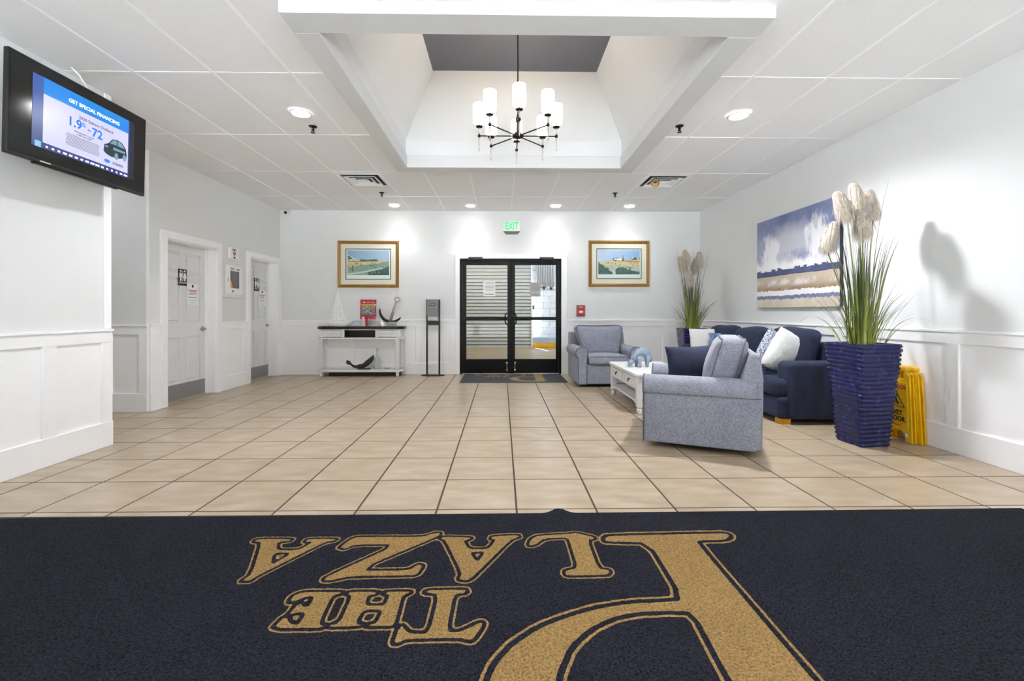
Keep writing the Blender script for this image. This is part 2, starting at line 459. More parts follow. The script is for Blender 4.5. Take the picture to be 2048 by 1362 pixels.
# orientation of flat lettering: XY plane turned to face -Y, +X, -X
FACE_NY = (PI / 2, 0, 0)
FACE_PX = (PI / 2, 0, PI / 2)
FACE_NX = (PI / 2, 0, -PI / 2)

def cut_rect(rects, hole):
    """subtract an axis-aligned hole from rectangles (x0,x1,y0,y1)"""
    out = []
    a, b, c, d = hole
    for (x0, x1, y0, y1) in rects:
        if x1 <= a or x0 >= b or y1 <= c or y0 >= d: out.append((x0, x1, y0, y1)); continue
        if x0 < a: out.append((x0, a, y0, y1))
        if x1 > b: out.append((b, x1, y0, y1))
        xa, xb = max(x0, a), min(x1, b)
        if y0 < c: out.append((xa, xb, y0, c))
        if y1 > d: out.append((xa, xb, d, y1))
    return [r for r in out if r[1] - r[0] > 0.02 and r[3] - r[2] > 0.02]

def wall_sheet(u0, u1, z0, z1, holes, thick, M):
    """a wall with openings as one welded solid; local u along, z up, thickness behind (d<0). M maps (u,d,z)->world"""
    us = sorted({u0, u1, *[h[i] for h in holes for i in (0, 1)]}); zs = sorted({z0, z1, *[max(z0, min(z1, h[i])) for h in holes for i in (2, 3)]})
    solid = {}
    for i in range(len(us) - 1):
        for j in range(len(zs) - 1):
            cu, cz = (us[i] + us[i + 1]) / 2, (zs[j] + zs[j + 1]) / 2
            solid[i, j] = not any(h[0] < cu < h[1] and h[2] < cz < h[3] for h in holes)
    g = G(); idx = {}
    def V(i, j, k):
        if (i, j, k) not in idx:
            idx[i, j, k] = len(g.v); g.v.append(M(us[i], -thick * k, zs[j]))
        return idx[i, j, k]
    def F(*q): g.f.append(tuple(q)); g.mi.append(0)
    for (i, j), s in solid.items():
        if not s: continue
        F(V(i, j, 0), V(i + 1, j, 0), V(i + 1, j + 1, 0), V(i, j + 1, 0))
        F(V(i, j, 1), V(i, j + 1, 1), V(i + 1, j + 1, 1), V(i + 1, j, 1))
        if not solid.get((i - 1, j)): F(V(i, j, 0), V(i, j + 1, 0), V(i, j + 1, 1), V(i, j, 1))
        if not solid.get((i + 1, j)): F(V(i + 1, j, 0), V(i + 1, j, 1), V(i + 1, j + 1, 1), V(i + 1, j + 1, 0))
        if not solid.get((i, j - 1)): F(V(i, j, 0), V(i, j, 1), V(i + 1, j, 1), V(i + 1, j, 0))
        if not solid.get((i, j + 1)): F(V(i, j + 1, 0), V(i + 1, j + 1, 0), V(i + 1, j + 1, 1), V(i, j + 1, 1))
    return g

# maps from wall coordinates (u along, d out of the wall, z up) to the room
M_BACK = lambda u, d, z: (u, YB - d, z)
M_RIGHT = lambda u, d, z: (XR - d, u, z)
M_LEFT = lambda u, d, z: (XL + d, u, z)
M_TV = lambda u, d, z: (XT + d, u, z)
M_RET = lambda u, d, z: (u, 5.07 - d, z)
def wbox(g, M, u0, u1, d0, d1, z0, z1):
    v = [M(u, d, z) for z in (z0, z1) for d in (d0, d1) for u in (u0, u1)]
    return g.add(v, [(0, 2, 3, 1), (4, 5, 7, 6), (0, 1, 5, 4), (2, 6, 7, 3), (0, 4, 6, 2), (1, 3, 7, 5)])
def wpart(name, parent, M, u0, u1, d0, d1, z0, z1, mat='trim', bevel=0.003):
    return wbox(G(), M, u0, u1, d0, d1, z0, z1).build(name, mat, parent, bevel=bevel, seg=1)

# ------------------------------------------------------------------ floor
TP, TX0, TY0, GAP = 0.4487, 0.083, 2.976, 0.0075
floor = struct(G().box(-7.2, 4.2, -3.0, 8.6, -0.12, -0.002).build('floor', 'grout'))
def tile_geo(g, x0, y0):
    a, b, c, d = x0 + GAP / 2, x0 + TP - GAP / 2, y0 + GAP / 2, y0 + TP - GAP / 2; e = 0.003
    v = [(a, c, -0.005), (b, c, -0.005), (b, d, -0.005), (a, d, -0.005), (a + e, c + e, 0), (b - e, c + e, 0), (b - e, d - e, 0), (a + e, d - e, 0)]
    return g.add(v, [(4, 5, 6, 7), (0, 1, 5, 4), (1, 2, 6, 5), (2, 3, 7, 6), (3, 0, 4, 7)])
tm = tile_geo(G(), 0, 0).mesh('tile', 'tile')
rest = G()
for j in range(-10, 13):
    for i in range(-16, 10):
        x, y = TX0 + i * TP, TY0 + j * TP
        if y > 8.4 or y < -2.4 or x > XR or x < -7: continue
        if -4.5 < x < XR and 2.0 < y < YB:
            link('tile', tm, floor, (x, y, R.uniform(-0.0006, 0.0003)))
        else: tile_geo(rest, x, y)
rest.build('outer_tile', 'tile', floor, kind='stuff')

# ------------------------------------------------------------------ ceiling with grid, tiles and coffer
CO = (-1.30, 1.625, 2.62, 5.585)      # outer edge of the coffer frame
CI = (-1.14, 1.435, 2.815, 5.405)     # opening
ceiling = G()
for r in cut_rect([(-7.2, 4.2, -2.0, 8.3)], (CI[0] - .05, CI[1] + .05, CI[2] - .05, CI[3] + .05)):
    ceiling.box(r[0], r[1], r[2], r[3], CEIL + 0.03, CEIL + 0.12)
ceiling = struct(ceiling.build('ceiling', 'ceil'))
cols = [0.166 + 0.589 * k for k in range(-13, 7)]
rows = [7.04 + 1.2 * k for k in range(-8, 2)]
rows[-5:] = [3.425, 4.614, 5.81, 7.04, 8.24]
rows = [rows[4] - 1.2 * k for k in range(5, 0, -1)] + [2.225] + rows[-5:]
rows = sorted(set(round(v, 3) for v in rows))
LIM = [(-7.0, XR, YREAR, YB)]
tilt = {}
for j in range(len(rows) - 1):
    for i in range(len(cols) - 1):
        x0, x1, y0, y1 = cols[i] + .006, cols[i + 1] - .006, rows[j] + .006, rows[j + 1] - .006
        x0, x1, y0, y1 = max(x0, -7.0), min(x1, XR - .002), max(y0, YREAR), min(y1, YB - .002)
        if x1 - x0 < .03 or y1 - y0 < .03: continue
        if x1 < XT - 0.3 and y1 < 3.5: continue
        for r in cut_rect([(x0, x1, y0, y1)], CO):
            # a few panels sit slightly proud or lifted, leaving the dark slits of the photograph
            dz = R.choice([0, 0, 0, 0.001, 0.002]); e = 0.0 if R.random() < .75 else 0.004
            G().box(r[0] + e, r[1], r[2] + e, r[3], CEIL + 0.003 + dz, CEIL + 0.018 + dz).build('ceiling_tile', 'ceil', ceiling)
for x in cols:
    if x < -7: continue
    for r in cut_rect([(x - .011, x + .011, YREAR if x > XT else 3.7, YB)], (CO[0] + .02, CO[1] - .02, CO[2] + .02, CO[3] - .02)):
        if r[0] < XR: G().box(r[0], r[1], r[2], r[3], CEIL, CEIL + 0.012).build('grid_bar', 'grid', ceiling)
for y in rows[1:-1]:
    for r in cut_rect([(-7.0 if y > 3.4 else XT, XR, y - .011, y + .011)], (CO[0] + .02, CO[1] - .02, CO[2] + .02, CO[3] - .02)):
        G().box(r[0], r[1], r[2], r[3], CEIL + 0.0005, CEIL + 0.0125).build('grid_bar', 'grid', ceiling)
# frame of the coffer
ZB = CEIL - 0.068
for (a, b, c, d) in [(CO[0], CO[1], CO[2], CI[2]), (CO[0], CO[1], CI[3], CO[3]), (CO[0], CI[0], CI[2], CI[3]), (CI[1], CO[1], CI[2], CI[3])]:
    G().box(a, b, c, d, ZB, CEIL + 0.08).build('coffer_trim', 'coffer_trim', ceiling, bevel=0.004, seg=1)
ZS, ZT, DD = CAM_Z + 2.07, CAM_Z + 2.712, 0.365
x0, x1, y0, y1 = CI; e = 0.02
x0 -= e; x1 += e; y0 -= e; y1 += e
B = [(x0, y0), (x1, y0), (x1, y1), (x0, y1)]; T = [(x0 + DD + e, y0 + DD + e), (x1 - DD - e, y0 + DD + e), (x1 - DD - e, y1 - DD - e), (x0 + DD + e, y1 - DD - e)]
for k in range(4):
    p, q = B[k], B[(k + 1) % 4]; pt, qt = T[k], T[(k + 1) % 4]
    ctr = Vector(((x0 + x1) / 2, (y0 + y1) / 2)); out = lambda a, s=0.04: tuple(Vector(a) + (Vector(a) - ctr).normalized() * s)
    v = [(*p, CEIL + .03), (*q, CEIL + .03), (*q, ZS), (*p, ZS)]; vo = [(*out(a[:2]), a[2]) for a in v]
    F8 = [(3, 2, 1, 0), (4, 5, 6, 7), (0, 1, 5, 4), (1, 2, 6, 5), (2, 3, 7, 6), (3, 0, 4, 7)]
    G().add(v + vo, F8).build('coffer_side', 'coffer', ceiling)
    v = [(*p, ZS), (*q, ZS), (*qt, ZT), (*pt, ZT)]; vo = [(*out(a[:2]), a[2] + .03) for a in v]
    G().add(v + vo, F8).build('coffer_slope', 'coffer', ceiling)
G().box(T[0][0] - .002, T[1][0] + .002, T[0][1] - .002, T[2][1] + .002, ZT, ZT + 0.04).build('coffer_panel', 'coffer_top', ceiling, label='dark grey flat top of the coffer')

# ------------------------------------------------------------------ walls
HB = [(-0.755, 1.069, -1, 2.07)]
wall_back = struct(wall_sheet(-4.1, 3.7, 0, CEIL + .02, HB, 0.12, M_BACK).build('wall_back', 'wall'))
wall_right = struct(wall_sheet(YREAR, YB + .1, 0, CEIL + .02, [], 0.12, M_RIGHT).build('wall_right', 'wall'))
DOORS = [(5.314, 6.243, 1.987, 5.224, 6.338, 2.071), (7.05, 7.905, 1.978, 6.968, 8.03, 2.057)]
wall_left = struct(wall_sheet(5.07, YB + .1, 0, CEIL + .02, [(a, b, -1, c) for a, b, c, *_ in DOORS], 0.2, M_LEFT).build('wall_left', 'wall'))
wall_front_left = struct(wall_sheet(YREAR, 3.812, 0, CEIL + .02, [], 0.22, M_TV).build('wall_front_left', 'wall'))
wall_hall = struct(G().box(-7.0, XL - .2, 5.07, 5.27, 0, CEIL + .02).build('wall_hall', 'wall'))
wall_hall_side = struct(G().box(-7.0, XT - .22, 3.612, 3.812, 0, CEIL + .02).build('wall_hall_side', 'wall'))
wall_hall_end = struct(G().box(-7.1, -6.9, 3.6, 5.3, 0, CEIL + .02).build('wall_hall_end', 'wall'))
HR = [(-2.95, -1.05, .05, 2.6), (-.95, 1.15, .05, 2.6), (1.25, 3.2, .05, 2.6)]
wall_rear = struct(wall_sheet(XT - .2, XR + .1, 0, CEIL + .02, HR, 0.14, lambda u, d, z: (u, YREAR + d, z)).build('wall_rear', 'wall'))
for k, h in enumerate(HR):   # glazed entrance bays behind the camera
    w = struct(wall_sheet(h[0], h[1], h[2], h[3], [(h[0] + .06, h[1] - .06, h[2] + .1, h[3] - .06)], 0.06, lambda u, d, z: (u, YREAR + d - .03, z)).build('window_%d' % (k + 1), 'black'))
    G().box(h[0] + .05, h[1] - .05, YREAR - .065, YREAR - .059, h[2] + .09, h[3] - .05).build('pane', 'glass', w)
ground = struct(G().box(-16, 16, -24, YREAR - .14, -.2, -.05).build('ground', 'concrete'))

# wainscot: rails, stiles and recessed panels are pieces of their wall
def wainscot(wall, M, segs, side):
    for n, (u0, u1, bays) in enumerate(segs):
        wpart('cap_rail', wall, M, u0, u1, 0, .034, .952, .972)
        wpart('top_rail', wall, M, u0, u1, 0, .022, .862, .953)
        e = [u0] + [q for b in bays for q in b] + [u1]
        for k in range(0, len(e), 2):
            if e[k + 1] - e[k] > .012: wpart('stile', wall, M, e[k], e[k + 1], 0, .022, .205, .862)
        for b in bays: wpart('wall_panel', wall, M, b[0], b[1], 0, .006, .205, .862, bevel=0)
        bb = wpart('baseboard_%s' % side, wall, M, u0, u1, 0, .028, 0, .205)
wainscot(wall_back, M_BACK, [(XL + .03, -.83, [(-3.834, -2.73), (-2.632, -1.537), (-1.438, -.94)]),
                             (1.172, XR - .03, [(1.272, 2.058), (2.158, 2.902), (3.011, 3.50)])], 'back')
wainscot(wall_right, M_RIGHT, [(YREAR, YB - .034, [(3.434 - 1.2 * k - 1.1, 3.434 - 1.2 * k) for k in (3, 2, 1, 0)] + [(3.534 + 1.2 * k, 3.534 + 1.2 * k + 1.1) for k in range(3)] + [(7.134, 7.9)])], 'right')
wainscot(wall_left, M_LEFT, [(5.07, 5.224, []), (6.338, 6.968, [(6.438, 6.87)])], 'left')
wainscot(wall_front_left, M_TV, [(YREAR, 3.816, [(3.246 - .7 * k - .6, 3.246 - .7 * k) for k in range(6, -1, -1)] + [(3.345, 3.72)])], 'front_left')
wainscot(wall_hall, M_RET, [(-6.9, XL, [(-6.4, -5.8), (-5.7, -5.1), (-5.0, -4.44), (-4.334, -4.04)])], 'hall')
wpart('corner_board', wall_front_left, M_TV, 3.752, 3.816, 0, .012, .972, CEIL)
wpart('corner_board', wall_hall, M_RET, XL - .03, XL + .004, 0, .004, .972, CEIL)

# ------------------------------------------------------------------ restroom doors (left wall)
for k, (a, b, zt, ca, cb, cz) in enumerate(DOORS):
    d0 = -0.13; ys = lambda f: a + .02 + f * (b - a - .04)
    door = struct(wbox(G(), M_LEFT, a + .022, b - .022, d0 - .045, d0 - .014, 0.006, zt - .022).build('door_%d' % (k + 1), 'white_wood', bevel=.002, seg=1))
    PANES = [(ys(f0), ys(f1), z0, z1) for (f0, f1) in ((.12, .455), (.565, .885)) for (z0, z1) in ((.22, .79), (.98, 1.545), (1.61, 1.87))]
    wall_sheet(a + .022, b - .022, .006, zt - .022, PANES, .014, lambda u, d, z, d0=d0: M_LEFT(u, d0 + d, z)).build('stile_and_rail', 'white_wood', door, bevel=.004, seg=2)
    for (u0, u1, z0, z1) in PANES:
        wbox(G(), M_LEFT, u0 + .028, u1 - .028, d0 - .016, d0 - .003, z0 + .028, z1 - .028).build('door_panel', 'white_wood', door, bevel=.009, seg=1)
    for (u0, u1, z1) in ((ca, a + .004, cz), (b - .004, cb, cz)):
        wpart('casing', door, M_LEFT, u0, u1, 0, .03, 0, cz - .0)
    wpart('casing', door, M_LEFT, a - .002, b + .002, 0, .031, zt - .004, cz)
    wpart('jamb', door, M_LEFT, a, a + .02, -.19, .004, 0, zt)
    wpart('jamb', door, M_LEFT, b - .02, b, -.19, .004, 0, zt)
    wpart('jamb', door, M_LEFT, a, b, -.19, .004, zt - .02, zt)
    wpart('door_stop', door, M_LEFT, b - .034, b - .02, d0, d0 + .03, 0, zt - .02)
    kp = wbox(G(), M_LEFT, a + .03, b - .03, d0, d0 + .003, .012, .205).build('kick_plate', 'kick', door, label='brushed steel kick plate')
    g = G()
    for y in np.linspace(a + .05, b - .05, 6):
        for z in (.03, .19): g.lathe([(.004, 0), (.003, .002)], 8, (0, 0, 0)); n_ = 16; g.v[-n_:] = [(XL + d0 + .003 + p[2], y + p[0], z + p[1]) for p in g.v[-n_:]]
    g.build('screw', 'steel', kp)
    hy, hz = b - .085, .887
    h = G().lathe([(.027, 0), (.03, .004), (.028, .012), (.014, .016), (.012, .045)], 20); h.v = [(XL + d0 + p[2], hy + p[0], hz + p[1]) for p in h.v]
    h.tube([(XL + d0 + .045, hy + .005, hz), (XL + d0 + .05, hy - .03, hz + .001), (XL + d0 + .048, hy - .075, hz - .004), (XL + d0 + .046, hy - .105, hz - .002)], [.011, .011, .009, .007], 10)
    h.build('door_handle', 'steel', door, smooth=True, label='satin steel lever handle')
    for hz_ in (.25, 1.0, 1.75): G().tube([(XL + d0 + .006, a + .02, hz_ - .05), (XL + d0 + .006, a + .02, hz_ + .05)], .007, 8).build('hinge', 'steel', door)

# ------------------------------------------------------------------ glazed double door (back wall)
door3 = link('door_3', None); struct(door3)
for (u0, u1) in ((-.832, -.752), (1.067, 1.172)):
    wpart('casing', door3, M_BACK, u0, u1, 0, .036, 0, 2.15)
wpart('casing', door3, M_BACK, -.752, 1.067, 0, .036, 2.068, 2.15)
YD = YB + .03
g = wall_sheet(-.752, 1.067, 0, 2.068, [(-.715, 1.03, -1, 2.035)], 0.1, lambda u, d, z: (u, YD - d - .02, z)); g.build('door_frame', 'black', door3, bevel=.002, seg=1)
LEAF = [(-.71, .167, -.641, .102), (.173, 1.025, .237, .978)]
G().box(.14, .2, YD + .024, YD + .05, .0, 2.03).build('astragal', 'black', door3)
for k, (l0, l1, g0, g1) in enumerate(LEAF):
    lf = wall_sheet(l0, l1, .012, 2.03, [(g0, g1, .263, 1.962)], 0.045, lambda u, d, z: (u, YD - d, z)).build('door_leaf', 'black', door3, bevel=.003, seg=1)
    G().box(g0 - .01, g1 + .01, YD + .016, YD + .022, .25, 1.975).build('pane', 'glass', lf)
    G().box(l0 + .02, l1 - .02, YD - .05, YD - .012, .968, 1.024).build('push_bar', 'black', lf, bevel=.006)
    hx = .098 if k == 0 else .217; sg = -1 if k == 0 else 1
    hd = G().tube([(hx, YD - .0, 1.09), (hx + sg * .012, YD - .05, 1.09), (hx + sg * .035, YD - .062, 1.06), (hx + sg * .04, YD - .065, .99), (hx + sg * .035, YD - .062, .92), (hx + sg * .012, YD - .05, .888), (hx, YD - .0, .888)], .011, 10)
    hd.build('pull_handle', 'black', lf, smooth=True)
    bx = .09 if k == 0 else .238
    st = G().box(bx - .016, bx + .016, YD - .03, YD, .19, .215).tube([(bx, YD - .025, .2), (bx - sg * .004, YD - .03, .12), (bx, YD - .035, .07)], .008, 8)
    st.lathe([(.02, 0), (.022, .02), (.016, .035)], 12, (bx, YD - .036, .052)); st.build('floor_stop', 'chrome', lf, label='chrome kick-down stop')
    cx0 = -.596 if k == 0 else .676
    cl = G().box(cx0, cx0 + .252, YD - .085, YD - .02, 2.045, 2.095).build('door_closer', 'blackp', lf, bevel=.006)
    G().tube([(cx0 + .15, YD - .06, 2.04), (cx0 + .22, YD - .13, 2.02), (cx0 + .10, YD - .06, 1.99)], .008, 8).build('closer_arm', 'darkmetal', lf)
# the notices on the glass
for k, (x0, x1, z0, z1, m, lab) in enumerate([(-.333, -.117, 1.398, 1.664, 'paper', 'white paper notice taped to the left pane of the glass double door'), (.498, .697, 1.39, 1.648, 'papergrey', 'greyish paper notice on the right pane of the glass double door')]):
    yy = YD + .0155
    n = tag(G().box(x0, x1, yy - .0015, yy, z0, z1).build('paper_notice', m), lab, 'notice')
    g = G()
    for q, (fz, fw) in enumerate([(.93, .5), (.86, .86), (.74, .8), (.66, .82), (.58, .75), (.5, .8), (.42, .7), (.14, .84), (.1, .84)]):
        w_ = (x1 - x0) * fw / 2; zc = z0 + (z1 - z0) * fz; g.box((x0 + x1) / 2 - w_, (x0 + x1) / 2 + w_, yy - .0022, yy - .0016, zc - .003, zc + .003)
    g.build('print_line', 'greyprint', n, kind='stuff')

# ------------------------------------------------------------------ breezeway beyond the doors
Y2 = 14.05
fl = struct(G().box(-6, 7, YB + .12, 15.2, -.12, -.012).build('floor_breezeway', 'grout'))
k = 0
for y in np.arange(8.35, 14.6, .152):
    off = R.uniform(0, 2)
    for x in np.arange(-2.6 - off, 2.6, 2.4):
        G().box(x, x + 2.396, y, y + .143, -.03, R.uniform(-.004, -.001)).build('plank', 'plank', fl)
wall_breezeway = struct(G().box(-3.2, .93, Y2 + .02, Y2 + .15, 0, 3.2).build('wall_breezeway', 'sidingback'))
for z in np.arange(0.0, 3.1, .108):
    v = [(-3.2, Y2 - .014, z), (.92, Y2 - .014, z), (.92, Y2 + .02, z), (-3.2, Y2 + .02, z), (-3.2, Y2 + .014, z + .098), (.92, Y2 + .014, z + .098), (.92, Y2 + .03, z + .098), (-3.2, Y2 + .03, z + .098)]
    G().add(v, [(3, 2, 1, 0), (4, 5, 6, 7), (0, 1, 5, 4), (1, 2, 6, 5), (2, 3, 7, 6), (3, 0, 4, 7)]).build('siding_board', 'siding', wall_breezeway)
G().box(.915, .965, Y2 - .03, Y2 + .15, 0, 3.2).build('corner_board', 'trim', wall_breezeway)
wb_ = struct(G().box(.93, 5.2, Y2 + .35, Y2 + .5, 0, 3.2).build('wall_block', 'jointgrey'))
for j in range(16):
    for i in range(-1, 4):
        x = .93 + i * .405 + (.2 if j % 2 else 0); a_, b_ = max(.93, x + .005), x + .4
        if b_ - a_ < .03: continue
        G().box(a_, b_, Y2 + .33, Y2 + .36, j * .203 + .004, j * .203 + .2).build('block', 'block', wb_, bevel=.006, seg=1)
struct(G().box(-6, 7, YB + .12, 15.2, 3.2, 3.3).build('ceiling_breezeway', 'concrete'))
struct(G().box(-3.3, -3.2, YB + .12, 14.3, 0, 3.2).build('wall_breezeway_side', 'siding'))
tag(G().box(.97, 4.2, Y2 - .05, Y2 + .3, 0, .118).build('curb_bumper', 'yellow_paint', bevel=.01), 'long yellow bumper block along the foot of the block wall beyond the glass', 'bumper')
tag(G().box(.97, 4.2, Y2 + .1, Y2 + .33, .125, .31).build('wall_ledge', 'bluegrey', bevel=.01), 'pale blue ledge on the block wall beyond the glass', 'ledge')
for k, (x, z0) in enumerate([(1.13, 1.95), (1.2, 1.9), (1.28, 1.98), (1.345, 1.9), (1.42, 1.87), (1.5, 1.93), (1.58, 1.88), (1.66, 1.9)]):
    p = G().tube([(x, Y2 + .29, 3.19), (x, Y2 + .29, z0)], .024, 10); p.build_ = None
    o = p.build('conduit_pipe', 'pipe', smooth=True)
    tag(o, ['leftmost', 'second', 'third', 'fourth', 'fifth', 'sixth', 'seventh', 'rightmost'][k] + ' grey conduit' + ('' if k in (0, 7) else ' from the left') + ' on the block wall beyond the glass', 'pipe', 'conduits on the block wall')
    G().box(x - .03, x + .03, Y2 + .262, Y2 + .318, z0 - .05, z0 + .02).build('coupling', 'blackp' if k % 3 == 0 else 'pipe', o)
n = tag(G().box(1.49, 1.665, Y2 + .322, Y2 + .328, 1.33, 1.53).build('wall_poster', 'paper'), 'small white poster on the painted block wall seen through the right pane', 'poster')
link('lettering', text_mesh('ATM', .06, 'blackprint'), n, (1.578, Y2 + .321, 1.495), FACE_NY)
g = G()
for q in range(4): g.box(1.51, 1.645, Y2 + .3205, Y2 + .3215, 1.35 + q * .028, 1.358 + q * .028)
g.build('print_line', 'greyprint', n, kind='stuff')
tag(G().box(.985, 1.03, Y2 + .27, Y2 + .33, 1.2, 1.33).build('wall_switch_box', 'blackp', bevel=.006), 'small black box at the edge of the block wall beyond the glass', 'box')

# ------------------------------------------------------------------ lettered mats
LETTERS = [
 [ [(-1.189,2.178),(-1.192,2.203),(-1.024,2.200),(-1.022,2.179),(-1.080,2.176),(-1.046,2.098),(-0.939,2.096),(-0.907,2.173),(-0.944,2.171),(-0.942,2.197),(-0.806,2.196),(-0.810,2.177),(-0.847,2.172),(-1.031,1.883),(-1.032,1.862),(-1.069,1.860),(-1.052,1.909),(-1.152,2.175)],[(-1.048,2.077),(-0.959,2.075),(-1.007,1.969)] ],
 [ [(-0.741,2.110),(-0.760,2.117),(-0.728,2.205),(-0.694,2.212),(-0.384,2.206),(-0.333,2.246),(-0.307,2.241),(-0.313,2.212),(-0.625,1.924),(-0.397,1.920),(-0.368,1.964),(-0.344,1.957),(-0.357,1.892),(-0.378,1.885),(-0.629,1.886),(-0.703,1.857),(-0.730,1.857),(-0.731,1.883),(-0.494,2.139),(-0.696,2.142),(-0.735,2.103)] ],
 [ [(-0.299,2.188),(-0.291,2.205),(-0.150,2.195),(-0.156,2.177),(-0.187,2.168),(-0.156,2.087),(-0.061,2.085),(-0.028,2.172),(-0.053,2.179),(-0.046,2.205),(0.080,2.213),(0.083,2.191),(0.043,2.173),(-0.127,1.857),(-0.147,1.844),(-0.178,1.853),(-0.167,1.894),(-0.273,2.173)],[(-0.151,2.065),(-0.074,2.064),(-0.109,1.971)] ],
 [ [(-0.808,1.723),(-0.811,1.760),(-0.780,1.781),(-0.628,1.778),(-0.631,1.765),(-0.662,1.760),(-0.650,1.598),(-0.624,1.588),(-0.627,1.577),(-0.798,1.579),(-0.788,1.636),(-0.776,1.632),(-0.754,1.603),(-0.716,1.593),(-0.719,1.659),(-0.752,1.662),(-0.776,1.644),(-0.773,1.701),(-0.765,1.714),(-0.747,1.692),(-0.721,1.689),(-0.726,1.753),(-0.760,1.753),(-0.791,1.723)] ],
 [ [(-0.604,1.764),(-0.601,1.778),(-0.488,1.776),(-0.493,1.762),(-0.523,1.758),(-0.517,1.693),(-0.438,1.691),(-0.437,1.757),(-0.461,1.762),(-0.459,1.775),(-0.362,1.776),(-0.364,1.763),(-0.389,1.756),(-0.381,1.603),(-0.384,1.582),(-0.471,1.583),(-0.464,1.593),(-0.442,1.600),(-0.440,1.670),(-0.514,1.672),(-0.521,1.601),(-0.495,1.593),(-0.500,1.584),(-0.607,1.583),(-0.603,1.593),(-0.574,1.600),(-0.582,1.756)] ],
 [ [(-0.302,1.766),(-0.296,1.782),(-0.148,1.784),(-0.140,1.770),(-0.146,1.761),(-0.189,1.757),(-0.192,1.548),(-0.144,1.547),(-0.115,1.568),(-0.075,1.594),(-0.067,1.582),(-0.098,1.509),(-0.115,1.509),(-0.141,1.520),(-0.324,1.519),(-0.347,1.500),(-0.360,1.503),(-0.358,1.573),(-0.353,1.583),(-0.326,1.550),(-0.299,1.542),(-0.248,1.541),(-0.246,1.758)] ],
 [ [(0.126,2.114),(0.143,2.175),(0.182,2.205),(0.340,2.220),(0.369,2.229),(0.449,2.187),(0.451,2.166),(0.414,2.161),(0.413,1.915),(0.457,1.906),(0.456,1.887),(0.442,1.870),(0.274,1.869),(0.267,1.886),(0.276,1.907),(0.329,1.917),(0.327,2.163),(0.316,2.184),(0.207,2.179),(0.152,2.114)] ],
 [ [(0.502,2.142),(0.502,2.168),(0.524,2.195),(1.106,2.207),(1.125,2.194),(1.109,2.167),(1.074,2.145),(0.947,2.143),(0.932,2.118),(0.932,1.323),(0.945,0.680),(0.600,0.660),(0.350,0.700),(0.130,0.820),(0.000,1.000),(-0.055,1.200),(-0.037,1.340),(-0.013,1.407),(0.042,1.484),(0.135,1.561),(0.247,1.616),(0.365,1.660),(0.490,1.684),(0.590,1.688),(0.704,1.697),(0.709,2.130)],[(0.688,1.328),(0.709,1.636),(0.602,1.642),(0.497,1.637),(0.402,1.614),(0.304,1.558),(0.219,1.473),(0.169,1.368),(0.160,1.337),(0.160,1.250),(0.200,1.060),(0.300,0.900),(0.450,0.820),(0.690,0.800)] ],
]
def seg_dist(P, ring):
    d = np.full(len(P), 1e9); inside = np.zeros(len(P), bool)
    n = len(ring)
    for i in range(n):
        a = np.array(ring[i]); b = np.array(ring[(i + 1) % n]); ab = b - a
        t_ = np.clip(((P - a) @ ab) / max(1e-12, ab @ ab), 0, 1)
        d = np.minimum(d, np.hypot(*(P - a - t_[:, None] * ab).T))
        c = ((a[1] > P[:, 1]) != (b[1] > P[:, 1]))
        xx = (b[0] - a[0]) * (P[:, 1] - a[1]) / (b[1] - a[1] + 1e-15) + a[0]
        inside ^= c & (P[:, 0] < xx)
    return d, inside
def lettering_field(P):
    best = np.full(len(P), 0.4)
    for k, rings in enumerate(LETTERS):
        allp = np.array([p for r_ in rings for p in r_]); lo, hi = allp.min(0) - .1, allp.max(0) + .1
        m = (P[:, 0] > lo[0]) & (P[:, 0] < hi[0]) & (P[:, 1] > lo[1]) & (P[:, 1] < hi[1])
        Q = P[m]; d = np.full(len(Q), 1e9); ins = np.zeros(len(Q), bool)
        for r_ in rings:
            dd, ii = seg_dist(Q, r_); d = np.minimum(d, dd); ins ^= ii
        f_ = 0.7 if k == len(LETTERS) - 1 else 1.0
        d = np.where(ins, -d, d * f_)
        best[m] = np.minimum(best[m], d)
    return best
def smooth_ring(ring):     # one round of corner cutting, for tufted-carpet softness
    n = len(ring); out_ = []
    for i in range(n):
        a, b = ring[i], ring[(i + 1) % n]
        out_ += [(a[0] * .82 + b[0] * .18, a[1] * .82 + b[1] * .18), (a[0] * .18 + b[0] * .82, a[1] * .18 + b[1] * .82)]
    return out_
LETTERS = [[smooth_ring(r_) for r_ in L_] for L_ in LETTERS]

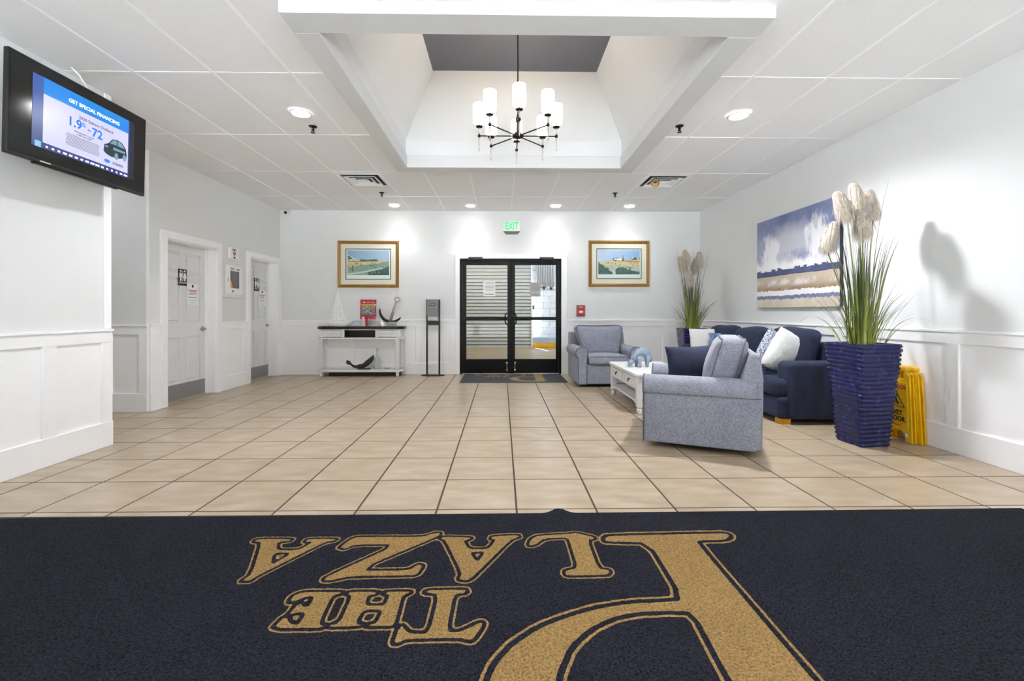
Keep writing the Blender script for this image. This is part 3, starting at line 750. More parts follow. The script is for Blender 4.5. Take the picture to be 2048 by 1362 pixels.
def floor_mat(name, label, x0, x1, y0, y1, step, mat, to_design, zh, rumple=None, edge=0.03):
    xs = np.arange(x0, x1 + 1e-6, step); ys = np.arange(y0, y1 + 1e-6, step)
    nx, ny = len(xs), len(ys)
    X, Y = np.meshgrid(xs, ys); X = X.ravel(); Y = Y.ravel()
    rng = np.random.default_rng(3)
    Z = zh + rng.normal(0, zh * 0.07, len(X))
    E = np.minimum.reduce([X - x0, x1 - X, Y - y0, y1 - Y])
    Z = np.where(E < edge, zh * 0.45, Z)
    Yd = Y.copy()
    if rumple: rumple(X, Y, Yd, Z)
    P = np.stack([X, Yd, Z], 1)
    i, j = np.meshgrid(np.arange(nx - 1), np.arange(ny - 1)); a = (j * nx + i).ravel()
    F = np.stack([a, a + 1, a + nx + 1, a + nx], 1)
    me = bpy.data.meshes.new(name); me.vertices.add(len(P)); me.vertices.foreach_set('co', P.ravel())
    me.loops.add(F.size); me.loops.foreach_set('vertex_index', F.ravel().astype('i'))
    me.polygons.add(len(F)); me.polygons.foreach_set('loop_start', np.arange(0, F.size, 4).astype('i')); 
    me.update(calc_edges=True); me.validate()
    at = me.attributes.new('print', 'FLOAT', 'POINT'); at.data.foreach_set('value', (0.5 + lettering_field(to_design(np.stack([X, Y], 1)))).astype('f'))
    me.materials.append(MT[mat])
    me.polygons.foreach_set('use_smooth', [True] * len(F))
    o = tag(link(name, me), label, 'mat')
    g = G()
    for a_ in ((x0, x1, y0, y0 + .012), (x0, x1, y1 - .012, y1), (x0, x0 + .012, y0, y1), (x1 - .012, x1, y0, y1)): g.box(a_[0], a_[1], a_[2], a_[3], 0.0005, zh * .4)
    g.build('mat_border', 'mat_edge', o)
    return o
def rump(X, Y, Yd, Z):
    w = np.exp(-((X - .315) / .05) ** 2) * np.clip((Y - 2.34) / .12, 0, 1)
    Z += w * 0.018; Yd += w * 0.018
    # the far edge runs a little askew
    Yd += (Y - .55) / 1.92 * (X * 0.0068)
floor_mat('entrance_mat', 'large dark navy entrance mat with gold THE PLAZA lettering in the foreground', -2.95, 2.94, 0.55, 2.466, .0125, 'mat_navy', lambda P: P, .009, rump)
floor_mat('door_mat', 'small charcoal lettered mat lying before the black glass double door', -.665, 1.045, 7.03, 8.02, .011, 'mat_grey', lambda P: np.stack([(P[:, 0] - .17) / .565, (P[:, 1] - 7.10) / .565 + .66], 1), .008)

# ------------------------------------------------------------------ ceiling lights, sprinklers, vents, camera
lens_g = G().lathe([(.078, 0), (.078, .004)], 28)
ring_g = G().lathe([(.078, -.004), (.094, -.004), (.1, .004), (.1, .008), (.078, .008)], 32, cap=False)
lens_m, ring_m = lens_g.mesh('lens', 'lens'), ring_g.mesh('trim_ring', 'grid', True)
DL = ['round recessed ceiling light to the left of the coffer', 'round recessed ceiling light to the right of the coffer',
      'leftmost of the four small ceiling lights near the back wall', 'second from the left of the four ceiling lights near the back wall',
      'third from the left of the four ceiling lights near the back wall', 'rightmost of the four small ceiling lights near the back wall']
for (x, y), lab in zip(DOWNLIGHTS, DL):
    o = thing('ceiling_light', lab, 'light', (x, y, CEIL - .008), group='recessed ceiling lights')
    link('lens', lens_m, o); link('trim_ring', ring_m, o)
esc_m = G().lathe([(.006, .0), (.034, .004), (.04, .012)], 20).mesh('escutcheon', 'darkmetal', True)
g = G().lathe([(.009, 0), (.013, -.012), (.011, -.03), (.006, -.036)], 12)
g.lathe([(.001, -.046), (.022, -.048), (.022, -.05), (.001, -.052)], 12)
for sx in (-1, 1): g.tube([(sx * .01, 0, -.02), (sx * .014, 0, -.036), (sx * .003, 0, -.047)], .0028, 6)
head_m = g.mesh('sprinkler_head', 'darkmetal')
for (x, y), lab in zip([(-1.844, 4.40), (1.73, 4.33), (-1.82, 6.82), (1.725, 6.79)],
                       ['dark ceiling sprinkler just beyond the left ceiling light beside the coffer', 'dark ceiling sprinkler beside the right edge of the coffer',
                        'dark ceiling sprinkler behind the left ceiling vent', 'dark ceiling sprinkler behind the right ceiling vent']):
    o = thing('fire_sprinkler', lab, 'sprinkler', (x, y, CEIL - .010), group='ceiling sprinklers')
    link('escutcheon', esc_m, o); link('sprinkler_head', head_m, o)

def vent(loc, label):
    o = thing('ceiling_vent', label, 'vent', loc, group='square ceiling vents')
    h = .285
    G().box(-h + .02, h - .02, -h + .02, h - .02, .0, .002).build('vent_backing', 'blackp', o)
    for k in range(4):
        a, b = h - .068 * k, h - .068 * k - (.045 if k else .035)
        z0, z1 = -.012, -.002
        for q in range(4):
            # each louvre blade slopes down and outward
            p = [(-a, -a, z1 - .004 * (k > 0)), (a, -a, z1 - .004 * (k > 0)), (b, -b, z0 - .006), (-b, -b, z0 - .006)]
            if k == 0: p = [(-a, -a, z1), (a, -a, z1), (b, -b, z1 - .004), (-b, -b, z1 - .004)]
            else: p = [(-a, -a, z0 - .012), (a, -a, z0 - .012), (b, -b, z1), (-b, -b, z1)]
            v = p + [(x, y, z + .003) for x, y, z in p]
            gg = G().add(v, [(3, 2, 1, 0), (4, 5, 6, 7), (0, 1, 5, 4), (1, 2, 6, 5), (2, 3, 7, 6), (3, 0, 4, 7)])
            gg.xf(Matrix.Rotation(q * PI / 2, 4, 'Z')); gg.build('vent_blade' if k else 'vent_frame', 'grid', o)
    G().box(-.045, .045, -.045, .045, -.018, -.014).build('centre_plate', 'grid', o)
    return o
vent((-1.88, 6.15, CEIL - .003), 'white square air vent in the ceiling on the left, with no ring on it')
vent((2.215, 6.14, CEIL - .003), 'white square air vent in the ceiling on the right, a gold ring hanging from it')
o = tag(G().tube([(.052 * math.cos(a), .03 * math.sin(a), -.046 + .055 * math.sin(a)) for a in np.linspace(0, 2 * PI, 24, endpoint=False)], .011, 10, closed=True).build('tape_ring', 'gold', smooth=True, loc=(2.06, 6.0, CEIL - .022)),
        'small gold ring hanging from the right ceiling vent', 'ring')
o = thing('security_camera', 'small white security camera at the top left corner of the back wall', 'camera', (-3.80, YB - .002, 2.875))
G().box(-.04, .04, -.02, 0, -.03, .04).build('mount', 'whiteprint', o, bevel=.004)
G().tube([(0, -.015, -.005), (.005, -.06, -.01), (.012, -.13, -.02)], [.032, .04, .04], 16).build('housing', 'whiteprint', o, smooth=False, auto=40)
G().tube([(.012, -.128, -.02), (.013, -.137, -.022)], .026, 16).build('camera_lens', 'blackp', o)

# ------------------------------------------------------------------ chandelier
CH = (.147, 4.11)
ch = thing('chandelier', 'eight-light dark bronze chandelier with white drum shades hanging in the coffer', 'chandelier', (CH[0], CH[1], 2.729))
G().lathe([(.006, .0), (.006, ZT - 2.729 - .02)], 10).build('rod', 'darkmetal', ch, smooth=True)
G().lathe([(.065, ZT - 2.729), (.065, ZT - 2.729 - .012), (.02, ZT - 2.729 - .03)][::-1], 24).build('canopy', 'darkmetal', ch, auto=40)
G().lathe([(.01, -.022), (.05, -.012), (.055, 0), (.05, .01), (.03, .014), (.03, .03), (.014, .034), (.012, .13), (.02, .132), (.02, .165), (.012, .17), (.009, .2)], 24).build('hub', 'darkmetal', ch, auto=40)
arm_m = G().tube([(.04, 0, 0), (.352, 0, 0)], .0058, 8).lathe([(.012, -.012), (.015, 0), (.012, .012)], 12, (.354, 0, 0)).mesh('arm', 'darkmetal', True)
shade_g = G().lathe([(.053, .118), (.056, .122), (.057, .285), (.054, .29)], 28, (.354, 0, 0), cap=False)
shade_m = shade_g.lathe([(.012, .128), (.053, .126)], 28, (.354, 0, 0), cap=False).mesh('shade', 'shade', True)
band_m = G().lathe([(.0572, .124), (.0585, .125), (.0585, .130), (.0572, .131)], 28, (.354, 0, 0), cap=False).mesh('shade_trim', 'shadeband', True)
pan_m = G().lathe([(.008, .075), (.03, .08), (.033, .086), (.028, .09), (.01, .095)], 20, (.354, 0, 0)).mesh('drip_pan', 'darkmetal', True)
stem_m = G().lathe([(.006, .01), (.007, .05), (.005, .078)], 10, (.354, 0, 0)).lathe([(.005, .09), (.008, .1), (.008, .128)], 10, (.354, 0, 0)).mesh('candle_stem', 'nickel', True)
drop_m = G().lathe([(.0045, -.012), (.0055, -.05), (.0035, -.11), (.007, -.118), (.006, -.13), (.001, -.142)][::-1], 10, (.354, 0, 0)).mesh('finial', 'nickel', True)
for k in range(8):
    a = link('arm', arm_m, ch, rot=(0, 0, k * PI / 4))
    for nm, me in (('shade', shade_m), ('shade_trim', band_m), ('drip_pan', pan_m), ('candle_stem', stem_m), ('finial', drop_m)):
        link(nm, me, a)

# ------------------------------------------------------------------ television on its wall bracket
TW, TH = 1.05, .645
tv = thing('television', 'black flat television on the left wall showing a car advert', 'television', (-2.995, 3.287, 2.405), rot=(0, math.radians(1.2), 0))
g = G(); g.v = []; 
G().rbox(.035, TW, TH, .008, (-.016, 0, 0)).build('housing', 'blackp', tv, auto=50)
G().box(.0015, .0025, -TW / 2 + .008, TW / 2 - .008, -TH / 2 + .022, TH / 2 - .008).build('screen_panel', 'panel_black', tv)
G().box(-.075, -.034, -.3, .3, -.25, .12).build('rear_cover', 'blackp', tv, bevel=.02)
G().box(-.26, -.075, -.04, .04, -.03, .03).box(-.285, -.26, -.12, .12, -.12, .12).build('wall_bracket', 'blackp', tv, bevel=.004)
G().box(-.028, .004, -.36, .26, -TH / 2 - .014, -TH / 2 + .002).build('speaker_bar', 'panel_black', tv, bevel=.004)
G().box(.0025, .0035, -.33, -.26, -TH / 2 + .008, -TH / 2 + .016).build('silver_strip', 'nickel', tv)
# picture: slide on a blue desktop
py0, py1, pz0, pz1 = -.385, .405, -.222, .240
nx, nz = 80, 48
def screen_col(u, v):
    c = np.zeros(u.shape + (3,))
    c[:] = lin((58, 92, 166))
    c = c * (0.55 + 0.6 * v[..., None])
    slide = (u > .085) & (u < .93) & (v > .075)
    c[slide] = lin((216, 216, 250))
    c[slide & (v > .78)] = lin((8, 140, 236))
    c[(v <= .075) & (u > .085)] = lin((52, 62, 130))
    c[(u > .94)] = lin((26, 30, 52))
    c[(u > .03) & (u < .075) & (v > .01) & (v < .09)] = lin((140, 200, 240))
    return c
u = np.linspace(0, 1, nx + 1); v = np.linspace(0, 1, nz + 1)
g = G(); 
for j in range(nz + 1):
    for i in range(nx + 1): g.v.append((.0032, py0 + (py1 - py0) * u[i], pz0 + (pz1 - pz0) * v[j]))
for j in range(nz):
    for i in range(nx): a = j * (nx + 1) + i; g.f.append((a, a + 1, a + nx + 2, a + nx + 1)); g.mi.append(0)
def set_face_cols(me, cols):
    at = me.color_attributes.new('Col', 'FLOAT_COLOR', 'CORNER')
    rep = np.repeat(np.concatenate([cols, np.ones((len(cols), 1))], 1), 4, axis=0)
    at.data.foreach_set('color', rep.astype('f').ravel())
me = g.mesh('picture', 'screen')
uc, vc = np.meshgrid((u[:-1] + u[1:]) / 2, (v[:-1] + v[1:]) / 2)
set_face_cols(me, screen_col(uc, vc).reshape(-1, 3)); link("picture", me, tv)
MT['scr_white'] = emitter('screen_white', (235, 240, 255), .36); MT['scr_blue'] = emitter('screen_blue', (14, 100, 190), .3)
MT['scr_dark'] = emitter('screen_dark', (52, 52, 70), .25); MT['scr_car'] = emitter('screen_car_paint', (16, 36, 46), .2); MT['scr_carl'] = emitter('screen_car_light', (96, 126, 142), .25)
def sp(uu, vv): return (.0042, py0 + (py1 - py0) * uu, pz0 + (pz1 - pz0) * vv)
for body, size, uu, vv, m, bold in [('GET SPECIAL FINANCING', .036, .56, .855, 'scr_white', .0006), ('2020 Subaru Outback', .032, .575, .665, 'scr_dark', 0), ('1.9', .088, .36, .545, 'scr_blue', .0015),
                                    ('%', .04, .445, .575, 'scr_blue', .0006), ('for', .02, .50, .53, 'scr_dark', 0), ('72', .088, .58, .525, 'scr_blue', .0015), ('SUBARU', .026, .81, .165, 'scr_dark', .0003),
                                    ('APR financing for 72 months', .013, .45, .43, 'scr_dark', 0), ('on select new models', .013, .45, .395, 'scr_dark', 0)]:
    link('lettering', text_mesh(body, size, m, bold=bold), tv, sp(uu, vv), FACE_PX)
g = G()
for q in range(9):
    for s_ in range(7):
        w_ = .03 + .025 * R.random(); a = sp(.31 + s_ * .045, .355 - q * .021); g.box(a[0] - .0003, a[0], a[1] - w_ * .5, a[1] + w_ * .45, a[2] - .0016, a[2] + .0016)
g.build('fine_print', 'greyprint', tv, kind='stuff')
g = G()
for q in range(16):
    a = sp(.12 + q * .052, .035); w_ = R.uniform(.006, .017); g.box(a[0] - .0003, a[0], a[1] - w_, a[1] + w_, a[2] - .006, a[2] + .006)
g.build('ticker_print', 'scr_white', tv, kind='stuff')
g = G()
car = [(.60, .34), (.605, .43), (.65, .47), (.69, .545), (.74, .565), (.80, .545), (.84, .48), (.85, .40), (.845, .34), (.80, .33), (.74, .30), (.67, .295), (.62, .315)]
cm_ = lambda p: (.65 + (p[0] - .60) * 1.04, .26 + (p[1] - .295) * 1.18)
g.prism([(sp(*cm_(p))[1], sp(*cm_(p))[2]) for p in car], .0036, .0040, 'x'); 
gp = g.build('car_picture', 'scr_car', tv)
g = G()
for poly in ([(.665, .475), (.695, .535), (.735, .55), (.735, .48)], [(.745, .48), (.745, .55), (.795, .535), (.825, .48)], [(.612, .40), (.615, .425), (.645, .43), (.645, .405)], [(.70, .40), (.70, .44), (.83, .44), (.83, .41)]):
    g.prism([(sp(*cm_(p))[1], sp(*cm_(p))[2]) for p in poly], .0040, .0043, 'x')
for cu, cv in ((.735, .325), (.825, .345)):
    c_ = sp(*cm_((cu, cv))); g.prism([(c_[1] + .017 * math.cos(a), c_[2] + .026 * math.sin(a)) for a in np.linspace(0, 2 * PI, 14, endpoint=False)], .0040, .0043, 'x')
g.build('car_highlight', 'scr_carl', gp)
c_ = sp(.69, .165); G().prism([(c_[1] + .026 * math.cos(a), c_[2] + .013 * math.sin(a)) for a in np.linspace(0, 2 * PI, 20, endpoint=False)], .0036, .0042, 'x').build('oval_badge', 'scr_blue', tv)
tag(G().tube([(-3.18, 3.36, CEIL + .0), (-3.14, 3.38, CEIL - .05), (-3.12, 3.42, CEIL - .12), (-3.16, 3.4, CEIL - .25), (-3.2, 3.35, CEIL - .36)], .006, 8).build('television_cable', 'whiteprint', smooth=True),
    'thin white cable from the ceiling down behind the television', 'cable')

# ------------------------------------------------------------------ wall signs by the restroom doors
def restroom_sign(y0, y1, z0, z1, label):
    x = XL - .1285
    o = thing('restroom_sign', label, 'sign', (x, (y0 + y1) / 2, (z0 + z1) / 2), group='restroom signs')
    w, h = y1 - y0, z1 - z0
    G().box(0, .006, -w / 2, w / 2, -h / 2, h / 2).build('sign_plate', 'signblack', o, bevel=.003)
    for s in (-1, 1):
        g = G(); c = s * w * .24
        g.prism([(c + .014 * math.cos(a), h * .38 + .014 * math.sin(a)) for a in np.linspace(0, 2 * PI, 14, endpoint=False)], .006, .0072, 'x')
        if s < 0: b = [(c - .022, .055), (c + .022, .055), (c + .024, .0), (c + .014, .0), (c + .012, -.05), (c - .012, -.05), (c - .014, .0), (c - .024, .0)]
        else: b = [(c - .014, .055), (c + .014, .055), (c + .03, -.01), (c + .014, -.012), (c + .012, -.05), (c - .012, -.05), (c - .014, -.012), (c - .03, -.01)]
        g.prism(b, .006, .0072, 'x'); g.build('figure_symbol', 'whiteprint', o)
    G().box(.006, .0072, -.004, .004, -.05, .085).build('divider', 'whiteprint', o)
    link('lettering', text_mesh('RESTROOM', .026, 'whiteprint'), o, (.0068, 0, -.071), FACE_PX)
    return o
restroom_sign(5.70, 5.852, 1.449, 1.66, 'black restroom sign on the nearer of the two white doors')
restroom_sign(7.423, 7.58, 1.462, 1.671, 'black restroom sign on the farther of the two white doors')
def door_note(y0, y1, z0, z1, label):
    x = XL - .1255
    o = tag(G().box(x, x + .0012, y0, y1, z0, z1).build('door_notice', 'paper'), label, 'notice', 'paper notices on the white doors')
    g = G(); h = z1 - z0; w = y1 - y0; c = (y0 + y1) / 2
    for f, s in ((.55, .8), (.52, .7), (.49, .6), (.36, .8), (.33, .75), (.2, .8), (.08, .5)): g.box(x + .0012, x + .0018, c - w * s / 2, c + w * s / 2, z0 + h * f - .002, z0 + h * f + .002)
    g.build('print_line', 'greyprint', o, kind='stuff')
    g = G()
    for f, s in ((.7, .85), (.66, .8), (.62, .6)): g.box(x + .0012, x + .0018, c - w * s / 2, c + w * s / 2, z0 + h * f - .003, z0 + h * f + .003)
    g.build('red_print_line', 'redprint', o, kind='stuff')
    g = G()
    g.lathe([(.02, 0), (.018, .0008)], 14); g.v = [(x + .0012 + p[2], c + p[0], z1 - .03 + p[1]) for p in g.v]; g.build('emblem', 'blackprint', o)
door_note(5.86, 6.065, 1.211, 1.481, 'white paper notice on the nearer white restroom door')
door_note(7.572, 7.775, 1.213, 1.482, 'white paper notice on the farther white restroom door')
# AED sign and cabinet
def heart(c, s, n=28):
    return [(c[0] + s * 16 * math.sin(t_) ** 3 / 17, c[1] + s * (13 * math.cos(t_) - 5 * math.cos(2 * t_) - 2 * math.cos(3 * t_) - math.cos(4 * t_)) / 17) for t_ in np.linspace(0, 2 * PI, n, endpoint=False)][::-1]
o = thing('defibrillator_sign', 'small square AED sign with a red heart above the wall cabinet', 'sign', (XL, 6.622, 1.965))
G().box(0, .03, -.105, .105, -.075, .085).build('sign_body', 'whiteprint', o, bevel=.004)
link('lettering', text_mesh('AED', .052, 'blackprint', bold=.001), o, (.0308, 0, .052), FACE_PX)
G().prism(heart((0, -.002), .036), .03, .0312, 'x').build('heart_symbol', 'red', o)
G().prism([(.004, .022), (-.014, -.004), (-.001, -.004), (-.006, -.026), (.013, .004), (.001, .004)], .0312, .0318, 'x').build('bolt_symbol', 'whiteprint', o)
G().box(.03, .0312, -.02, .02, -.068, -.046).build('printed_tag', 'blackprint', o)
o = thing('defibrillator_cabinet', 'white framed defibrillator wall cabinet with a dark window between the doors', 'cabinet', (XL, 6.615, 1.58))
g = wall_sheet(-.255, .255, -.255, .255, [(-.215, .215, -.215, .215)], .03, lambda u, d, z: (.03 + d, u, z)); g.build('cabinet_frame', 'white_wood', o, bevel=.004)
G().box(-.04, .02, -.214, .214, -.214, .214).build('cabinet_body', 'whiteprint', o)
g = wall_sheet(-.205, .205, -.205, .205, [(-.10, .13, -.12, .13)], .016, lambda u, d, z: (.034 + d, u, z)); dr = g.build('cabinet_door', 'whiteprint', o, bevel=.003)
G().box(.022, .026, -.10, .13, -.12, .13).build('window_pane', 'greyprint', dr)
G().prism([(-.10, -.12), (-.035, -.12), (-.06, -.03), (-.10, .01)], .026, .029, 'x').build('yellow_flap', 'yellow', dr)
link('lettering', text_mesh('ZOLL', .045, 'blackprint', bold=.0008), dr, (.0348, -.045, .158), FACE_PX)
link('lettering', text_mesh('AED', .042, 'redprint', bold=.0008), dr, (.0348, .09, .155), FACE_PX)
m_ = text_mesh('AED', .034, 'blackprint'); ob = link('lettering', m_, dr, (.0348, -.15, .0), (PI / 2, 0, PI / 2)); ob.rotation_euler = (0, -PI / 2, 0); ob.rotation_euler = Matrix(((0, 0, 1), (0, 1, 0), (1, 0, 0))).to_euler() if False else (PI / 2, PI / 2, PI / 2)
G().prism(heart((-.04, -.165), .022), .034, .0352, 'x').build('heart_symbol', 'red', dr)

# ------------------------------------------------------------------ exit sign, alarm
o = thing('exit_sign', 'lit green EXIT sign high above the glass double door', 'sign', (.177, YB, 2.63))
G().box(-.145, .145, -.05, 0, -.075, .1).build('sign_body', 'whiteprint', o, bevel=.004)
g = G(); v = [(-.15, -.055, -.075), (.15, -.055, -.075), (.15, 0, -.075), (-.15, 0, -.075), (-.1, -.03, -.125), (.1, -.03, -.125), (.1, 0, -.125), (-.1, 0, -.125)]
g.add(v, [(0, 1, 2, 3), (4, 7, 6, 5), (0, 4, 5, 1), (1, 5, 6, 2), (2, 6, 7, 3), (3, 7, 4, 0)]); g.build('lower_shade', 'greyplastic', o, label='grey bevelled underside')
link('lettering', text_mesh('EXIT', .185, 'exit', bold=.004, sx=.62), o, (0, -.0508, .012), FACE_NY)
o = thing('fire_alarm_pull', 'red fire alarm pull station on the wall right of the glass door', 'alarm', (1.418, YB, 1.14))
G().box(-.078, .078, -.028, 0, -.108, .1).build('back_box', 'greyplastic', o, bevel=.006)
G().box(-.062, .062, -.045, -.028, -.094, .088).build('alarm_body', 'red', o, bevel=.006)
G().box(-.035, .035, -.058, -.044, -.045, -.005).build('pull_handle', 'whiteprint', o, bevel=.006)
link('lettering', text_mesh('FIRE', .036, 'whiteprint'), o, (0, -.0456, .058), FACE_NY)

# ------------------------------------------------------------------ pictures
rng = np.random.default_rng(11)
def vnoise(u, v, fx, fy, seed):
    r_ = np.random.default_rng(seed); n = r_.random((int(fy) + 3, int(fx) + 3))
    x, y = u * fx, v * fy; xi, yi = x.astype(int), y.astype(int); xf, yf = x - xi, y - yi
    xf = xf * xf * (3 - 2 * xf); yf = yf * yf * (3 - 2 * yf)
    return (n[yi, xi] * (1 - xf) + n[yi, xi + 1] * xf) * (1 - yf) + (n[yi + 1, xi] * (1 - xf) + n[yi + 1, xi + 1] * xf) * yf
def fbm(u, v, fx, fy, seed, o=4): return sum(vnoise(u, v, fx * 2 ** k, fy * 2 ** k, seed + k) * .5 ** k for k in range(o)) / (2 - .5 ** (o - 1))
L3 = lambda c: np.array(lin(c))
def mixc(a, b, t_): t_ = np.clip(t_, 0, 1)[..., None]; return a * (1 - t_) + b * t_
def picture(g_, nx, nz, P, fn, name, mat, parent):
    u = np.linspace(0, 1, nx + 1); v = np.linspace(0, 1, nz + 1); g = G()
    g.v = [P(a, b) for b in v for a in u]
    for j in range(nz):
        for i in range(nx): a = j * (nx + 1) + i; g.f.append((a, a + 1, a + nx + 2, a + nx + 1)); g.mi.append(0)
    me = g.mesh(name, mat); U, V = np.meshgrid((u[:-1] + u[1:]) / 2, (v[:-1] + v[1:]) / 2)
    set_face_cols(me, np.clip(fn(U, V), 0, 1).reshape(-1, 3)); return link(name, me, parent)
def blobs(c, U, V, n, u0, u1, v0, v1, w, h, cols, seed):
    r_ = np.random.default_rng(seed)
    for _ in range(n):
        a, b = r_.uniform(u0, u1), r_.uniform(v0, v1); s = r_.uniform(.6, 1.3)
        m = (np.abs(U - a) < w * s) & (np.abs(V - b) < h * s); c[m] = L3(cols[r_.integers(len(cols))])
def beach_left(U, V):
    n1, n2 = fbm(U, V, 6, 6, 1), fbm(U, V, 20, 16, 5)
    c = mixc(np.broadcast_to(L3((136, 172, 205)), U.shape + (3,)), L3((182, 200, 224)), U * .6 + (1 - V) * .5 + n1 * .3)
    land = V < .60 - .02 * U
    c = np.where(land[..., None], mixc(np.broadcast_to(L3((222, 205, 150)), c.shape), L3((196, 176, 128)), n2 * 1.2 - .3), c)
    sea = V < .43 - .12 * (1 - U) + .1 * (n1 - .5) + .12 * U
    c = np.where(sea[..., None], mixc(np.broadcast_to(L3((158, 178, 160)), c.shape), L3((124, 152, 142)), n2 * 1.4 - .2), c)
    dune = (V < .38 * U - .02 + .1 * (n2 - .5)) & (U > .5)
    c = np.where(dune[..., None], mixc(np.broadcast_to(L3((84, 116, 108)), c.shape), L3((52, 84, 84)), n2 * 1.4 - .2), c)
    path = np.abs(V - (.03 + .20 * U + .12 * U * U)) < .035 * (1.2 - U * .5)
    c[path & (U < .85)] = L3((196, 214, 202))
    hs = (V > .52) & (V < .60 + .22 * np.clip(1 - U / .28, 0, 1) + .03 * (n2 - .5)) & (U < .3); c[hs] = L3((226, 226, 214))
    tr = (V > .6) & (V < .66 + .16 * np.clip(1 - U / .12, 0, 1) + .06 * (n2 - .5)) & (U < .2) & (n2 > .45); c[tr] = L3((92, 112, 98))
    far = (V > .56) & (V < .6 + .07 * n1) & (U > .3) & (U < .72); c[far] = L3((88, 112, 104))
    c[(np.abs(V - .555 - .01 * U) < .012) & (U < .75)] = L3((112, 96, 72))
    blobs(c, U, V, 26, .05, .95, .3, .5, .006, .025, [(80, 72, 60), (120, 100, 72), (70, 92, 84)], 3)
    blobs(c, U, V, 10, .6, .95, .05, .3, .005, .02, [(214, 222, 216)], 8)
    blobs(c, U, V, 7, .0, .15, .12, .4, .01, .05, [(112, 100, 80)], 9)
    return c
def beach_right(U, V):
    n1, n2 = fbm(U, V, 6, 6, 21), fbm(U, V, 22, 16, 25)
    c = mixc(np.broadcast_to(L3((204, 216, 238)), U.shape + (3,)), L3((134, 174, 218)), U * .8 + V * .3 - .2 + n1 * .2)
    land = V < .55 + .08 * U - .18 * np.clip(.3 - U, 0, 1)
    c = np.where(land[..., None], mixc(np.broadcast_to(L3((226, 206, 156)), c.shape), L3((202, 178, 128)), n2 * 1.2 - .3), c)
    mid = V < .40 - .06 * U + .06 * (n1 - .5)
    c = np.where(mid[..., None], mixc(np.broadcast_to(L3((208, 212, 206)), c.shape), L3((168, 176, 164)), n2 * 1.4 - .2), c)
    gr = ((V < .44 - 1.2 * U + .15 * n2) & (U < .35)) | ((V < .06 + .18 * np.exp(-((U - .55) / .2) ** 2) + .06 * n2 + .04 * U) & (U > .42))
    c = np.where(gr[..., None], mixc(np.broadcast_to(L3((96, 130, 112)), c.shape), L3((50, 92, 86)), n2 * 1.4 - .2), c)
    c[(V < .16 - .5 * np.abs(U - .3)) & ~gr] = L3((216, 222, 218))
    hs = (V > .56) & (V < .66 + .07 * (n2 - .3)) & (U > .36) & (U < .62) | (V > .6) & (V < .7) & (U > .78); c[hs] = L3((238, 236, 226))
    rf = hs & (n2 > .52); c[rf] = L3((92, 100, 92))
    c[(np.abs(V - .57 + .03 * U) < .012) & (U > .4)] = L3((92, 84, 62)); c[(np.abs(U - .6) < .006) & (V > .66) & (V < .78)] = L3((110, 110, 104))
    blobs(c, U, V, 20, .2, .98, .36, .5, .006, .02, [(96, 88, 70), (130, 112, 84)], 13)
    blobs(c, U, V, 7, .5, .8, .16, .34, .008, .05, [(112, 100, 96), (90, 96, 92), (160, 120, 118)], 15)
    return c
def framed(x0, x1, z0, z1, fn, label):
    w, h = x1 - x0, z1 - z0
    o = thing('framed_print', label, 'picture', ((x0 + x1) / 2, YB, (z0 + z1) / 2), group='gilt framed beach prints')
    fw = .055
    for k in range(4):
        L_ = (w if k % 2 == 0 else h) / 2; S = (h if k % 2 == 0 else w) / 2
        prof = [(0, 0), (0, .026), (.008, .036), (.018, .034), (.026, .04), (.040, .034), (.046, .022), (fw, .018), (fw, 0)]   # (inward, height off the wall)
        g = G(); n = len(prof)
        for sgn in (-1, 1):
            for q, d in prof: g.v.append((sgn * (L_ - q), -d, -(S - q)))
        g.f = [(i, (i + 1) % n, n + (i + 1) % n, n + i) for i in range(n)]; g.mi = [0] * n
        g.xf(Matrix.Rotation(-k * PI / 2, 4, 'Y')); g.build('frame_rail', 'gilt', o, auto=35)
    iw, ih = w / 2 - fw, h / 2 - fw
    mx, mz = iw - .085, ih - .085
    g = wall_sheet(-iw, iw, -ih, ih, [(-mx, mx, -mz, mz)], .004, lambda u, d, z: (u, -.016 - d, z)); g.build('mat_board', 'cream', o)
    g = wall_sheet(-mx, mx, -mz, mz, [(-mx + .012, mx - .012, -mz + .012, mz - .012)], .004, lambda u, d, z: (u, -.0175 - d, z)); g.build('fillet', 'espresso', o, label='thin dark fillet inside the mat board')
    G().box(-mx + .01, mx - .01, -.012, -.004, -mz + .01, mz - .01).build('print_paper', 'paper', o)
    a, b, c, d = -mx + .032, mx - .032, -mz + .082, mz - .03
    picture(None, 170, 105, lambda u, v: (a + (b - a) * u, -.0125, c + (d - c) * v), fn, 'print', 'vcol', o)
    G().box(-iw - .002, iw + .002, -.0215, -.0205, -ih - .002, ih + .002).build('cover_glass', 'glass', o)
    return o
framed(-2.923, -1.839, 1.55, 2.382, beach_left, 'gilt framed beach print hanging above the white console table')
framed(1.561, 2.656, 1.568, 2.396, beach_right, 'gilt framed beach print on the wall above the far grey armchair')

